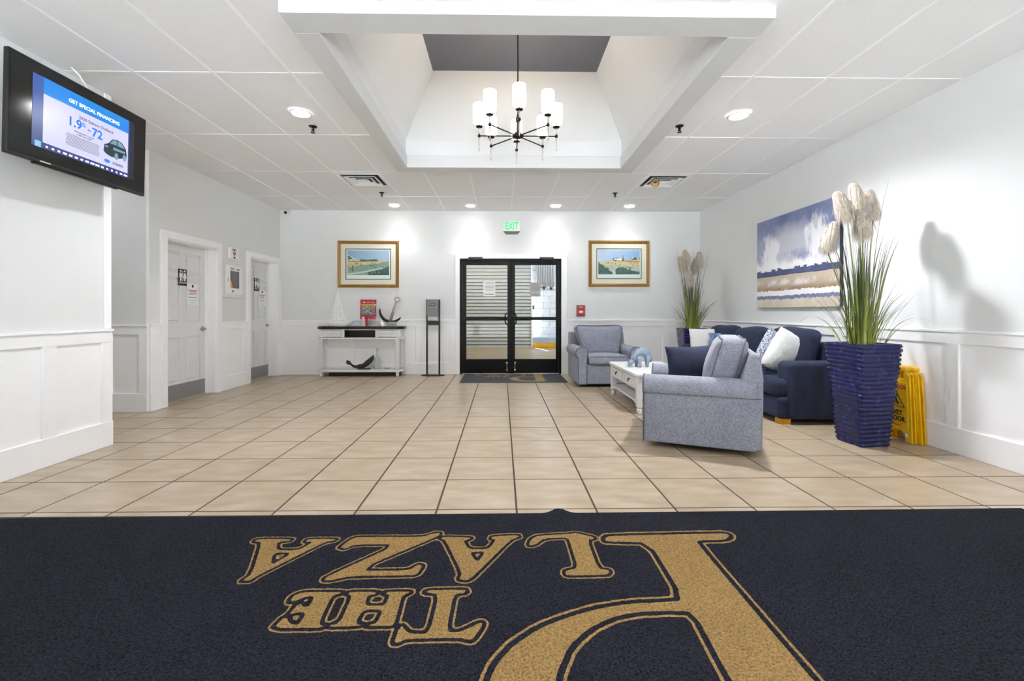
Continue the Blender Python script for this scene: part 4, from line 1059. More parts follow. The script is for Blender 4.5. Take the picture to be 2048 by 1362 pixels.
def seascape(U, V):
    # U runs from the far edge (left in view) to the near edge
    n1, n2, st = fbm(U, V, 5, 4, 41), fbm(U, V, 16, 10, 45), fbm(U, V, 46, 5, 49)
    n3 = fbm(U, V, 30, 9, 53); n4 = fbm(U, V, 4, 3, 57)
    sky = mixc(np.broadcast_to(L3((92, 104, 150)), U.shape + (3,)), L3((136, 146, 182)), n1 * 1.3 + .3 * (1 - V))
    d = np.minimum(np.hypot((U - .52) / .40, (V - .66) / .20), np.hypot((U - .35) / .28, (V - .58) / .20))
    sky = mixc(sky, L3((196, 198, 208)), 1.35 - d + .9 * (n1 - .5) + .5 * (n2 - .5))
    wh = 1.15 - np.minimum(np.hypot((U - .2) / .13, (V - .60) / .17), np.hypot((U - .80) / .14, (V - .66) / .20)) + 1.6 * (n3 - .5) + .7 * (n2 - .5)
    sky = mixc(sky, L3((232, 232, 237)), wh * 1.6)
    low = 1.0 - np.abs(V - .44) / .11 + 1.2 * (n3 - .5) + .3 * (n4 - .5)
    sky = mixc(sky, L3((238, 238, 241)), low * 1.5)
    sky = mixc(sky, L3((128, 134, 170)), 1.4 * np.exp(-((U - .5) / .12) ** 2 - ((V - .575 - .08 * (U - .5)) / .022) ** 2) * (n3 * 1.6 - .35))
    c = sky
    hor = .405 + .012 * (st - .5)
    tree = (V < hor + .035 * (np.sin(U * 60) + np.sin(U * 23 + 1) > .2) * n2) & (V > .36); c = np.where((V < hor)[..., None], L3((74, 82, 124)), c)
    c = np.where(tree[..., None], mixc(np.broadcast_to(L3((62, 68, 96)), c.shape), L3((96, 104, 146)), n2), c)
    sand = V < .345 + .02 * (n1 - .5); s = mixc(np.broadcast_to(L3((196, 180, 160)), c.shape), L3((150, 126, 94)), (.34 - V) * 7 - .15 + (n2 - .5))
    s = mixc(s, L3((222, 216, 210)), 2.2 * np.exp(-((V - .27) / .035) ** 2) * (n2 - .35) * 2)
    c = np.where(sand[..., None], s, c)
    wh = V < .185 + .03 * (st - .5); c = np.where(wh[..., None], L3((234, 232, 232)), c)
    bl = V < .130 + .025 * (st - .5); c = np.where(bl[..., None], mixc(np.broadcast_to(L3((98, 110, 150)), c.shape), L3((130, 138, 168)), n2), c)
    cr = V < .092 + .035 * (st - .5); c = np.where(cr[..., None], mixc(np.broadcast_to(L3((214, 204, 186)), c.shape), L3((192, 180, 160)), n2 * 1.4 - .3), c)
    return c
PY0, PY1, PZ0, PZ1 = 4.635, 6.155, 1.172, 2.34
o = thing('seascape_canvas', 'large unframed blue and sand seascape canvas on the right wall above the sofa', 'picture', (XR, (PY0 + PY1) / 2, (PZ0 + PZ1) / 2))
hw, hh = (PY1 - PY0) / 2, (PZ1 - PZ0) / 2
G().box(-.04, -.002, -hw, hw, -hh, hh).build('canvas_stretcher', 'signblack', o, label='dark painted canvas edge')
picture(None, 320, 240, lambda u, v: (-.0405, hw - 2 * hw * u, -hh + 2 * hh * v), seascape, 'canvas', 'canvas', o)

# ------------------------------------------------------------------ console table and what stands on it
ct = thing('console_table', 'white console table with dark wooden top against the back wall', 'table', (-2.445, 7.86, 0))
def oct_poly(hw, fw, y0, yc, y1): return [(-fw, y0), (fw, y0), (hw, yc), (hw, y1), (-hw, y1), (-hw, yc)]
G().prism(oct_poly(.745, .655, -.145, -.055, .135), .817, .863).build('tabletop', 'espresso', ct, bevel=.006, label='dark espresso table top')
# apron: open cubby in the middle, two drawers at the sides
g = G()
g.prism(oct_poly(.72, .645, -.125, -.05, .13), .80, .817); g.prism(oct_poly(.735, .655, -.138, -.055, .132), .645, .675)
g.box(-.71, .71, .11, .13, .675, .80)
for x0, x1 in ((-.70, -.655), (-.315, -.265), (.265, .315), (.655, .70)): g.box(x0, x1, -.12 if abs(x0) < .66 else -.06, .11, .675, .80)
for s in (-1, 1): g.prism([(s * .645, -.122), (s * .72, -.052), (s * .705, -.04), (s * .635, -.105)], .675, .80)
for s in (-1, 1): g.box(s * .66 - .03, s * .66 + .03, -.118, -.10, .675, .80)
g.build('apron', 'white_wood', ct, bevel=.003, seg=1)
G().box(-.265, .265, -.10, .11, .676, .68).box(-.265, .265, .10, .112, .676, .8).box(-.268, -.262, -.10, .11, .676, .8).box(.262, .268, -.10, .11, .676, .8).build('cubby_lining', 'espresso', ct)
for s in (-1, 1):
    c = s * .478
    g = G().box(c - .162, c + .162, -.128, .05, .683, .793)
    d = g.build('drawer', 'white_wood', ct, bevel=.002, seg=1)
    gg = wall_sheet(c - .155, c + .155, .69, .786, [(c - .13, c + .13, .708, .768)], .006, lambda u, d_, z: (u, -.134 - d_, z)); gg.build('drawer_frame', 'white_wood', d, bevel=.002, seg=1)
    k = G().lathe([(.006, 0), (.006, .012), (.014, .018), (.016, .026), (.01, .032)], 16); k.v = [(c + p[0], -.128 - p[2], .738 + p[1]) for p in k.v]
    k.build('knob', 'whiteprint', d, smooth=True)
legm = G()
legm.lathe([(.020, 0), (.030, .01), (.034, .03), (.03, .055), (.026, .068)], 4)
legm.xf(Matrix.Rotation(PI / 4, 4, 'Z'))
legm.box(-.031, .031, -.031, .031, .068, .10).box(-.027, .027, -.027, .027, .135, .60).box(-.033, .033, -.033, .033, .60, .646)
lm = legm.mesh('leg', 'white_wood')
for x, y in ((-.66, -.105), (.60, -.105), (-.69, .095), (.69, .095), (-.52, .1), (.52, .1))[:4]:
    o = link('leg', lm, ct, (x if not (x == .60) else .645, y, 0)); b = o.modifiers.new('bevel', 'BEVEL'); b.width = .004; b.segments = 1
G().prism(oct_poly(.73, .65, -.14, -.05, .13), .078, .118).build('lower_shelf', 'white_wood', ct, bevel=.008)
G().box(-.56, .66, -.04, .125, .002, .078).build('black_box', 'blackp', ct, label='black box below the shelf')  # plain black box filling the gap below the shelf

CT = .8635
# sail boat
o = thing('model_sailboat', 'whitewashed wooden sailboat ornament on the left of the console table', 'ornament', (-2.832, 7.82, CT))
prof = []
for i in range(13):
    a = -1 + i / 6; prof.append(a)
g = G(); rows_ = []
for zf, wx, wy in ((0, .125, .035), (.03, .185, .05), (.07, .235, .06), (.1, .258, .062)):
    for k in range(24):
        t_ = 2 * PI * k / 24; cx_ = math.copysign(abs(math.cos(t_)) ** .8, math.cos(t_)); g.v.append((.012 + wx * cx_, wy * math.sin(t_), zf + .006 * abs(cx_) * (zf > .05)))
for j in range(3):
    for k in range(24): g.f.append((j * 24 + k, j * 24 + (k + 1) % 24, j * 24 + 24 + (k + 1) % 24, j * 24 + 24 + k))
g.f += [tuple(range(24))[::-1], tuple(72 + k for k in range(24))]; g.mi = [0] * len(g.f)
g.build('hull', 'distress', o, auto=50)
G().tube([(.0, 0, .09), (.0, 0, .16)], .009, 8).box(-.14, .135, -.012, .012, .112, .124).build('boom', 'distress', o)
g = G(); rr = random.Random(4)
z = .125
for row in range(9):
    f0, f1 = row / 9, min(1.0, (row + 1.35) / 9); z0, z1 = .125 + .52 * f0, .125 + .52 * f1
    xl = lambda f: -.135 + .115 * f ** 1.2; xr = lambda f: .128 - .143 * f ** .85
    n = max(1, int(round(8 * (1 - f0 * .9))))
    for k in range(n):
        a0 = xl(f0) + (xr(f0) - xl(f0)) * (k + .1) / n; a1 = xl(f0) + (xr(f0) - xl(f0)) * (k + .92) / n
        s_ = (xr(f1) - xl(f1)) / max(1e-3, xr(f0) - xl(f0)); m0 = xl(f1) + (a0 - xl(f0)) * s_; m1 = xl(f1) + (a1 - xl(f0)) * s_
        dy = rr.uniform(-.006, .006); j = rr.uniform(-.004, .004)
        g.prism([(a0 + .002, z0 + j), (a1 - .002, z0 - j), (m1 - .003, z1 + j), (m0 + .003, z1 - j)], dy - .006, dy + .006, 'y')
g.build('sail', 'distress', o, kind='stuff')
# brochure holder with flyer and leaflets
o = thing('brochure_holder', 'clear acrylic brochure holder standing on the console table', 'holder', (-2.338, 7.82, CT))
g = G().box(-.14, .14, -.075, .05, 0, .006); g.add([(-.135, .0, .006), (.135, .0, .006), (.135, .05, .5), (-.135, .05, .5), (-.135, .006, .006), (.135, .006, .006), (.135, .056, .5), (-.135, .056, .5)], [(0, 1, 2, 3), (7, 6, 5, 4), (0, 4, 5, 1), (1, 5, 6, 2), (2, 6, 7, 3), (3, 7, 4, 0)])
g.build('acrylic_stand', 'glass', o)
G().box(-.075, .075, -.07, -.067, .006, .13).box(-.075, -.072, -.067, 0, .006, .13).box(.072, .075, -.067, 0, .006, .13).build('leaflet_pocket', 'glass', o)
def flyer_col(U, V):
    n2 = fbm(U, V, 9, 12, 61); c = np.broadcast_to(L3((188, 30, 52)), U.shape + (3,)).copy()
    mid = (V > .2) & (V < .74) & (U > .06) & (U < .94)
    pal = [L3(q) for q in ((96, 84, 92), (206, 200, 190), (120, 160, 190), (60, 110, 84), (206, 150, 120), (178, 48, 56))]
    idx = np.clip((vnoise(U, V, 14, 15, 66) * 7.5 - .7).astype(int), 0, 5); c[mid] = np.array(pal)[idx][mid]
    c[(V > .68) & (V < .78) & (U > .04) & (U < .94)] = L3((222, 172, 40)); c[(V > .68) & (V < .78) & (U > .85)] = L3((226, 190, 180))
    for a in (.24, .52, .78):
        m = ((U - a) / .085) ** 2 + ((V - .855) / .045) ** 2 < 1; c[m & (V > .835)] = L3((240, 214, 206)); c[m & (np.abs(U - a) < .02)] = L3((208, 60, 70))
    c[(V > .27) & (V < .36) & (U > .55) & (U < .78)] = L3((140, 190, 224)); c[(V > .23) & (V < .31) & (U > .12) & (U < .4)] = L3((80, 140, 100))
    c[(V < .16) & (n2 > .55)] = L3((224, 96, 110))
    return c
f = thing('red_flyer', 'red flyer with small colourful pictures in the acrylic holder on the console table', 'flyer', (-2.338, 7.848, CT), rot=(-.1, 0, 0))
G().box(-.137, .137, -.007, -.0055, .125, .468).build('flyer_card', 'redprint', f)
picture(None, 44, 54, lambda u, v: (-.137 + .274 * u, -.0075, .125 + .343 * v), flyer_col, 'flyer_print', 'vcol', f)
for x, m, lab in ((-.055, 'cream', 'cream leaflet slip hanging below the red flyer'), (.0, 'redprint', 'pink and red leaflet slip below the red flyer, right of the cream one')):
    tag(G().box(-2.338 + x - .018, -2.338 + x + .018, 7.772, 7.776, CT + .007, CT + .17).build('leaflet', m), lab, 'leaflet')
# anchor
o = thing('anchor_ornament', 'black and silver anchor ornament on a grey block on the console table', 'ornament', (-1.97, 7.82, CT))
G().box(-.005, .128, -.05, .05, 0, .078).build('block_base', 'greystone', o, bevel=.004)
pts = []
for a in np.linspace(math.radians(176), math.radians(318), 22): pts.append((.052 + .205 * math.cos(a), 0, .285 + .205 * math.sin(a)))
G().tube(pts, [.012 + .014 * math.sin(PI * i / 21) ** .7 for i in range(22)], 10).build('fluke_arm', 'blackp', o, smooth=True)
for i in (0, 21): G().tube([pts[i], (Vector(pts[i]) * 1.0 + Vector((.0, 0, .02)))], .011, 8).build('arm_tip', 'nickel', o)
G().tube([(.03, 0, .09), (.09, 0, .30), (.135, 0, .44)], [.027, .02, .014], 10).build('shank', 'nickel', o, smooth=True)
G().tube([(.118, 0, .43), (.155, 0, .418)], .02, 10).tube([(.155 + .042 * math.cos(a), .0 + .01 * math.sin(a), .468 + .042 * math.sin(a)) for a in np.linspace(0, 2 * PI, 20, endpoint=False)], .013, 8, closed=True).build('ring_head', 'nickel', o, smooth=True)
o = thing('white_jar', 'small white jar with a tilted lid beside the anchor on the console table', 'jar', (-2.06, 7.76, CT))
G().lathe([(.03, 0), (.036, .01), (.036, .05), (.028, .062)], 20).build('jar_body', 'whiteprint', o, auto=40)
G().lathe([(.02, .06), (.03, .066), (.026, .078), (.01, .09)], 20).xf(Matrix.Rotation(-.25, 4, 'Y')).build('lid', 'whiteprint', o, auto=40)
tag(G().rbox(.16, .09, .03, .012, (-2.165, 7.735, CT + .0155)).build('grey_tray', 'greystone', auto=40), 'low grey tray lying between the flyer and the anchor', 'tray')
# fish, bottle and trinket on the lower shelf
SZ = .1185
o = thing('carved_fish', 'dark carved fish sculpture on the lower shelf of the console table', 'ornament', (-2.46, 7.83, SZ))
body = [(-.165, .085), (-.12, .05), (-.05, .038), (.03, .048), (.10, .09), (.17, .15), (.21, .20), (.225, .245)]
rad = [.016, .022, .028, .036, .046, .046, .032, .006]
g = G().tube([(x, 0, z_) for x, z_ in body], rad, 12); g.v = [(p[0], p[1] * .62, p[2]) for p in g.v]
g.build('fish_body', 'carved', o, smooth=True)
for pp in ([(-.16, 0, .085), (-.21, .0, .095), (-.25, 0, .12)], [(-.16, 0, .09), (-.185, 0, .115), (-.24, 0, .15), (-.21, 0, .138), (-.18, .0, .132)]):
    q = G().tube(pp, [.014, .018] + [.012] * (len(pp) - 2), 8); q.v = [(p[0], p[1] * .5, p[2]) for p in q.v]; q.build('tail_fin', 'carved', o, smooth=True)
q = G().tube([(-.07, 0, .06), (-.01, 0, .075), (.06, 0, .085)], [.006, .013, .008], 8); q.v = [(p[0], p[1] * .4, p[2]) for p in q.v]; q.build('back_fin', 'carved', o, smooth=True)
g = G().box(-.03, .17, -.05, .05, 0, .012).tube([(.06, 0, .01), (.06, 0, .05)], .008, 8).build('stand', 'blackp', o, bevel=.004)
t = NT('pale_glass'); t.color(lin((226, 230, 226))); t.set(rough=.12, trans=.55); MT['paleglass'] = t.m
o = thing('glass_bottle', 'tall clear glass bottle on the lower shelf behind the carved fish', 'bottle', (-2.19, 7.905, SZ))
G().lathe([(.05, 0), (.058, .02), (.055, .14), (.035, .2), (.014, .24), (.013, .32), (.02, .33)], 24).build('bottle_body', 'paleglass', o, smooth=True)
G().lathe([(.013, .325), (.018, .335), (.024, .35), (.012, .362)], 16).build('stopper', 'paleglass', o, smooth=True)
o = tag(G().tube([(-1.99 + .035 * math.cos(a) * 1.3, 7.8 + .012 * math.sin(a), SZ + .017 + .012 * math.sin(2 * a)) for a in np.linspace(0, 2 * PI, 20, endpoint=False)], .0045, 6, closed=True).build('wire_trinket', 'steel', smooth=True), 'little grey wire trinket on the lower shelf, right of the bottle', 'trinket')

# ------------------------------------------------------------------ hand sanitiser stand
o = thing('sanitizer_stand', 'black floor stand with a grey hand sanitizer dispenser left of the glass door', 'dispenser', (-1.203, 7.87, 0))
G().prism([(-.21, -.02), (-.13, -.10), (.13, -.10), (.21, -.02), (.13, .06), (-.13, .06)], .0, .018).build('base_plate', 'blackp', o, bevel=.006)
for s in (-1, 1): G().box(s * .108 - .014, s * .108 + .014, -.02, .012, .018, 1.335).build('post', 'blackp', o, bevel=.003, seg=1)
G().box(-.1, .1, -.085, .0, .885, .955).box(-.096, .096, -.16, -.08, .885, .90).build('drip_tray', 'blackp', o, bevel=.005)
G().rbox(.196, .10, .30, .02, (0, -.06, 1.185), warp=lambda x, y, z: (x, y * (1 + .15 * z / .15), z)).build('dispenser_housing', 'greyplastic', o, auto=40)
G().rbox(.168, .085, .10, .015, (0, -.055, 1.005)).build('gel_bottle', 'paleglass', o, auto=40)
G().prism([(-.052, 1.222), (.045, 1.222), (.055, 1.262), (-.042, 1.262)], -.1295, -.124, 'y').build('badge', 'signblack', o, bevel=.002)
link('lettering', text_mesh('PURELL', .024, 'whiteprint', shear=.15), o, (.001, -.13, 1.242), FACE_NY)

# ------------------------------------------------------------------ grey armchairs
def armchair(label, loc, rz):
    o = thing('armchair', label, 'chair', loc, rz, group='grey swivel armchairs')
    G().lathe([(.27, 0), (.3, .01), (.3, .03), (.12, .035), (.12, .06)], 28).build('swivel_base', 'blackp', o, auto=40)
    G().rbox(.66, .76, .29, .02, (0, -.035, .19)).build('seat_base', 'grey_fabric', o, auto=40)
    for s in (-1, 1):
        a = G()
        prof = [(-.062, .045), (.062, .045), (.062, .455)]
        c0, r0 = (.012, .505), .088
        for a_ in np.linspace(math.radians(-40), math.radians(200), 15): prof.append((c0[0] + r0 * math.cos(a_), c0[1] + r0 * math.sin(a_)))
        prof.append((-.062, .45))
        prof = [(s * (.392 + p[0]), p[1]) for p in prof]
        if s < 0: prof = prof[::-1]
        yb = lambda z_: .36
        a.prism(prof, -.425, .40, 'y')
        ao = a.build('arm', 'grey_fabric', o, auto=40, bevel=.012)
        ring_ = [(p[0] + (.004 if p[0] * s > .39 else -.004) * s, -.428, p[1]) for p in prof]
        G().tube(ring_, .0055, 6, closed=True).build('piping', 'piping', ao, smooth=True)
        G().tube([(s * .466, -.42, .452), (s * .466, .43, .452)], .004, 6).build('seam_piping', 'piping', ao, smooth=True)
    cr = lambda x, y, z: (x, y, z + (.02 * (1 - (x / .3) ** 2) * (1 - (y / .36) ** 2) if z > 0 else 0))
    sc = G().rbox(.60, .68, .13, .045, (0, -.115, .395), warp=cr, mid=5).build('seat_cushion', 'grey_fabric', o, smooth=True)
    for zz in (.345, .452):
        G().tube([(-.285, -.452, zz), (.285, -.452, zz)], .005, 6).build('piping', 'piping', sc, smooth=True)
    # outer back
    g = G(); 
    bp = [(.27, .05), (.437, .05), (.445, .60), (.425, .78), (.36, .79), (.30, .60)]
    g.prism(bp, -.455, .455, 'x'); g.build('back_frame', 'grey_fabric', o, bevel=.018, auto=40)
    # loose back cushion with wings over the arms
    def bw(x, y, z):
        wing = 1 + .13 * max(0, z + .02) / .24 if True else 1
        if z < 0: wing = 1 - .10 * min(1, -z / .12)
        dip = -.022 * math.cos(PI * x / .74) * max(0, z) / .24
        y2 = y * (1 + .42 * (1 - (x / .4) ** 2) * (1 - (z / .26) ** 2))
        return (x * wing, y2 + .25 * z, z + dip)
    bc = G().rbox(.69, .215, .47, .07, (0, .195, .672), warp=bw, mid=6, seg=3).build('back_cushion', 'grey_fabric', o, smooth=True)
    for sy in (-.078, .078):
        ring_ = []
        for a_, b_ in [(-.29, -.228), (.29, -.228), (.32, -.215), (.338, -.17), (.342, 0), (.338, .17), (.322, .212), (.28, .23), (.15, .234), (0, .235), (-.15, .234), (-.28, .23), (-.322, .212), (-.338, .17), (-.342, 0), (-.338, -.17), (-.32, -.215)]:
            q = bw(a_, sy, b_); ring_.append((q[0], q[1] + .195, q[2] + .672))
        G().tube(ring_, .0055, 6, closed=True).build('piping', 'piping', bc, smooth=True)
    return o
c1 = armchair('far grey upholstered armchair facing the room against the back wall', (1.565, 6.985, .004), 0.03)
c2 = dup(c1, (1.746, 3.927, .004), (0, 0, math.radians(-113.8)), 'near grey upholstered armchair turned side-on in front of the coffee table')
def local(o, p):
    c, s = math.cos(o.rotation_euler[2]), math.sin(o.rotation_euler[2]); return (o.location[0] + p[0] * c - p[1] * s, o.location[1] + p[0] * s + p[1] * c, o.location[2] + p[2])
c2.rotation_euler = (0, 0, math.radians(-113.8))
p = local(c2, (-.16, -.06, .632))
tag(G().pillow(.46, .34, .17).build('lumbar_pillow', 'velvet', smooth=True, loc=p, rot=(math.radians(-14), math.radians(-3), math.radians(-12))), 'navy velvet pillow lying on the near grey armchair', 'pillow', 'pillows')

# ------------------------------------------------------------------ navy sofa along the right wall
SX0, SX1, SY0, SY1 = 2.73, 3.53, 4.34, 7.02
sf = thing('sofa', 'long navy velvet three-seat sofa along the right wall', 'sofa', ((SX0 + SX1) / 2, (SY0 + SY1) / 2, 0))
cx_, cy_ = (SX0 + SX1) / 2, (SY0 + SY1) / 2
def S(x, y, z): return (x - cx_, y - cy_, z)
G().rbox(SX1 - SX0 - .01, SY1 - SY0 - .06, .225, .05, S((SX0 + SX1) / 2, cy_ + .0, .1625), mid=8).build('sofa_base', 'velvet', sf, smooth=True)
for (y0, y1) in ((SY0, SY0 + .235), (SY1 - .235, SY1)):
    G().rbox(SX1 - SX0 - .10, y1 - y0, .555, .045, S((SX0 + SX1) / 2 + .05, (y0 + y1) / 2, .05 + .555 / 2), mid=5, warp=lambda x, y, z: (x, y, z + (.012 * math.cos(3 * x) if z > .2 else 0))).build('arm', 'velvet', sf, smooth=True)
G().rbox(.2, SY1 - SY0 - .3, .74, .06, S(SX1 - .105, cy_, .05 + .37), mid=8).build('back_frame', 'velvet', sf, smooth=True)
n = 3; w = (SY1 - SY0 - .47) / n
for k in range(n):
    y0 = SY0 + .235 + w * k; y1 = y0 + w
    if k == 0: y0 -= .19
    if k == n - 1: y1 += .19
    L_ = y1 - y0
    def sw(x, y, z, L_=L_, k=k):
        # the outer end of an end cushion runs in front of the arm only
        end = (k == 0 and y < -L_ / 2 + .21) or (k == n - 1 and y > L_ / 2 - .21)
        if end and x > -.19: x = -.19 + (x + .19) * .02
        return (x, y, z + (.022 * (1 - (x / .36) ** 2) * (1 - (2 * y / L_) ** 2) if z > 0 else 0))
    G().rbox(.66, L_ - .008, .165, .055, S(SX0 - .015 + .33, (y0 + y1) / 2, .352), mid=10, warp=sw).build('seat_cushion', 'velvet', sf, smooth=True)
for k in range(n):
    y0 = SY0 + .225 + w * k; rr = random.Random(k + 2); a_, b_ = rr.uniform(-.01, .02), rr.uniform(-.012, .012)
    def cw(x, y, z, k=k):
        q = 1 - (2 * y / w) ** 2; h_ = 1 - (z / .3) ** 2
        return (x * (1 + .5 * max(0, q) * max(0, h_)) + .22 * z + .008 * math.sin(9 * y + k), y * (1 + .03 * z / .25), z + .018 * q * (1 if z > 0 else 0) - (.03 * (2 * abs(y) / w) ** 4 if z > 0 else 0) + .006 * math.sin(14 * y + k * 2))
    G().rbox(.17, w - .01, .50, .07, S(3.205, y0 + w / 2, .66 + a_), mid=8, warp=cw).build('back_cushion', 'velvet', sf, smooth=True, rot=(0, 0, 0))
for (x0, y0) in ((SX0 + .03, SY0 + .04), (SX0 + .03, SY1 - .14), (SX1 - .13, SY0 + .04), (SX1 - .13, SY1 - .14)):
    q = S(x0, y0, 0); G().box(q[0], q[0] + .10, q[1], q[1] + .10, 0, .055).build('foot', 'gold', sf, bevel=.003, label='gold metal foot')

def fluffy(name, label, w_, h_, t_, loc, rot, seed):
    me = G().pillow(w_, h_, t_, n=20, pinch=.03, pw=.36)
    rr = random.Random(seed)
    me.v = [(p[0] + rr.gauss(0, .002), p[1] + rr.gauss(0, .003), p[2] + rr.gauss(0, .002)) for p in me.v]
    o = tag(me.build(name, 'fur', smooth=True, loc=loc, rot=rot), label, 'pillow', 'pillows')
    g = G(); V = [Vector(p) for p in me.v]
    for _ in range(3000):
        q = me.f[rr.randrange(len(me.f))]; a, b, c = V[q[0]], V[q[1]], V[q[2]]; u, v = rr.random(), rr.random()
        if u + v > 1: u, v = 1 - u, 1 - v
        p = a + (b - a) * u + (c - a) * v; nrm = (b - a).cross(c - a)
        if nrm.length < 1e-9: continue
        nrm.normalize(); nrm = nrm if nrm.y * p.y >= 0 else -nrm
        tg = Vector((rr.gauss(0, 1), rr.gauss(0, 1), rr.gauss(0, 1))).cross(nrm).normalized()
        tip = p + nrm * rr.uniform(.003, .008) + tg * rr.uniform(.004, .013) + Vector((0, 0, -.004)); sd = tg.cross(nrm) * .003
        g.add([p - sd, p + sd, tip], [(0, 1, 2)])
    g.build('fur', 'furstrand', o, kind='stuff')
    return o
fluffy('fluffy_pillow', 'white fluffy pillow at the far end of the navy sofa', .56, .43, .18, (3.065, 6.56, .655), (math.radians(-12), 0, math.radians(-6)), 1)
tag(G().pillow(.5, .40, .16).build('ombre_pillow', 'ombre', smooth=True, loc=(3.21, 6.30, .63), rot=(math.radians(-14), math.radians(-2), math.radians(-4))), 'blue and white ombre pillow before the far white fluffy pillow on the sofa', 'pillow', 'pillows')
tag(G().pillow(.46, .46, .16).build('feather_pillow', 'feather', smooth=True, loc=(3.03, 4.97, .665), rot=(math.radians(14), math.radians(22), math.radians(28))), 'blue grey feather-patterned pillow behind the near white fluffy pillow on the sofa', 'pillow', 'pillows')
fluffy('fluffy_pillow', 'white fluffy pillow leaning at the near arm of the navy sofa', .48, .44, .2, (3.06, 4.74, .665), (math.radians(13), math.radians(24), math.radians(14)), 2)

# ------------------------------------------------------------------ coffee table
TX0_, TX1_, TY0_, TY1_, TZ = 1.47, 2.13, 4.83, 6.03, .442
tb = thing('coffee_table', 'white coffee table with two drawers in front of the navy sofa', 'table', ((TX0_ + TX1_) / 2, (TY0_ + TY1_) / 2, 0))
hx, hy = (TX1_ - TX0_) / 2, (TY1_ - TY0_) / 2
G().prism([(-hx - .02 + c_, -hy - .02) if False else q for q in [(-hx + .02, -hy - .025), (hx - .02, -hy - .025), (hx + .025, -hy + .02), (hx + .025, hy - .02), (hx - .02, hy + .025), (-hx + .02, hy + .025), (-hx - .025, hy - .02), (-hx - .025, -hy + .02)] for c_ in (0,)], .41, TZ).build('tabletop', 'white_wood', tb, bevel=.008)
g = G()
g.box(-hx + .03, hx - .03, -hy + .02, -hy + .04, .255, .41).box(-hx + .03, hx - .03, hy - .04, hy - .02, .255, .41).box(hx - .03, hx - .01, -hy + .03, hy - .03, .255, .41)
g.box(-hx + .015, -hx + .03, -hy + .03, hy - .03, .385, .41).box(-hx + .015, -hx + .03, -hy + .03, hy - .03, .255, .27).box(-hx + .015, -hx + .03, -.012, .012, .27, .385).box(-hx + .03, hx - .03, -hy + .03, hy - .03, .255, .263)
g.build('apron', 'white_wood', tb, bevel=.002, seg=1)
for s in (-1, 1):
    y0, y1 = sorted((s * .016, s * (hy - .06)))
    d = G().box(-hx + .012, -hx + .3, y0, y1, .272, .383).build('drawer', 'white_wood', tb, bevel=.002, seg=1)
    wall_sheet(y0 + .005, y1 - .005, .276, .379, [(y0 + .035, y1 - .035, .3, .355)], .007, lambda u, d_, z: (-hx + .005 - d_ - .0, u, z) if False else (-hx + .004 - d_, u, z)).build('drawer_frame', 'white_wood', d, bevel=.002, seg=1)
    yc = (y0 + y1) / 2
    G().box(-hx - .006, -hx + .004, yc - .012, yc + .012, .338, .352).tube([(-hx - .006, yc - .012, .345), (-hx - .014, yc - .013, .325), (-hx - .014, yc + .0, .312), (-hx - .014, yc + .013, .325), (-hx - .006, yc + .012, .345)], .004, 6).build('drawer_pull', 'darkmetal', d)
legm = G().lathe([(.02, 0), (.03, .015), (.034, .045), (.028, .06), (.034, .075)], 16); legm.box(-.034, .034, -.034, .034, .075, .41)
lm = legm.mesh('leg', 'white_wood', False)
for sx in (-1, 1):
    for sy in (-1, 1):
        o = link('leg', lm, tb, (sx * (hx - .034), sy * (hy - .034), 0)); b = o.modifiers.new('bevel', 'BEVEL'); b.width = .004; b.segments = 1; b.limit_method = 'ANGLE'
G().box(-hx + .02, hx - .02, -hy + .02, hy - .02, .115, .14).build('lower_shelf', 'white_wood', tb, bevel=.003, seg=1)
for s, ax_, L_ in ((-1, 'x', hy), (1, 'x', hy), (-1, 'y', hx), (1, 'y', hx)):
    n_ = 12; pp = [(-L_ + .05, .14), (-L_ + .05, .075)] + [(-L_ + .05 + (2 * L_ - .1) * i / n_, .075 + .04 * min(1, math.sin(PI * i / n_) * 2.2)) for i in range(n_ + 1)][1:-1] + [(L_ - .05, .075), (L_ - .05, .14)]
    off = s * ((hx if ax_ == 'x' else hy) - .025)
    G().prism(pp, off - .008, off + .008, ax_).build('shelf_skirt', 'white_wood', tb)
# arched bear-like animal figure
o = thing('animal_figurine', 'blue grey stylised animal figurine with arched back on the coffee table', 'ornament', (1.70, 5.42, TZ), math.radians(8))
g = G()
sp_ = [(-.135, .0, .045), (-.12, 0, .085), (-.085, 0, .14), (-.035, 0, .178), (.02, 0, .185), (.07, 0, .155), (.105, 0, .105), (.115, 0, .06)]
rd = [.018, .034, .048, .056, .056, .05, .036, .016]
g.tube(sp_, rd, 12); g.v = [(p[0], p[1] * .8, p[2]) for p in g.v]
g.build('body', 'sculpt', o, smooth=True)
for x0, x1, y in ((-.055, -.05, .03), (-.045, -.035, -.032), (.07, .055, -.03), (.08, .085, .03)):
    G().tube([(x0, y, .14), (x0 * .6 + x1 * .4, y * 1.1, .07), (x1, y * 1.15, .004)], [.034, .022, .016], 10).build('leg', 'sculpt', o, smooth=True)
G().tube([(-.12, 0, .08), (-.155, -.005, .045), (-.165, -.008, .014)], [.036, .03, .016], 10).build('head', 'sculpt', o, smooth=True)
for s in (-1, 1): G().tube([(-.118, s * .022, .10), (-.125, s * .034, .125)], [.012, .004], 8).build('ear', 'sculpt', o, smooth=True)
tag(G().box(1.80, 1.93, 5.05, 5.11, TZ + .0003, TZ + .005).build('paper_slip', 'paper'), 'white paper slip lying on the coffee table near the figurine', 'paper')

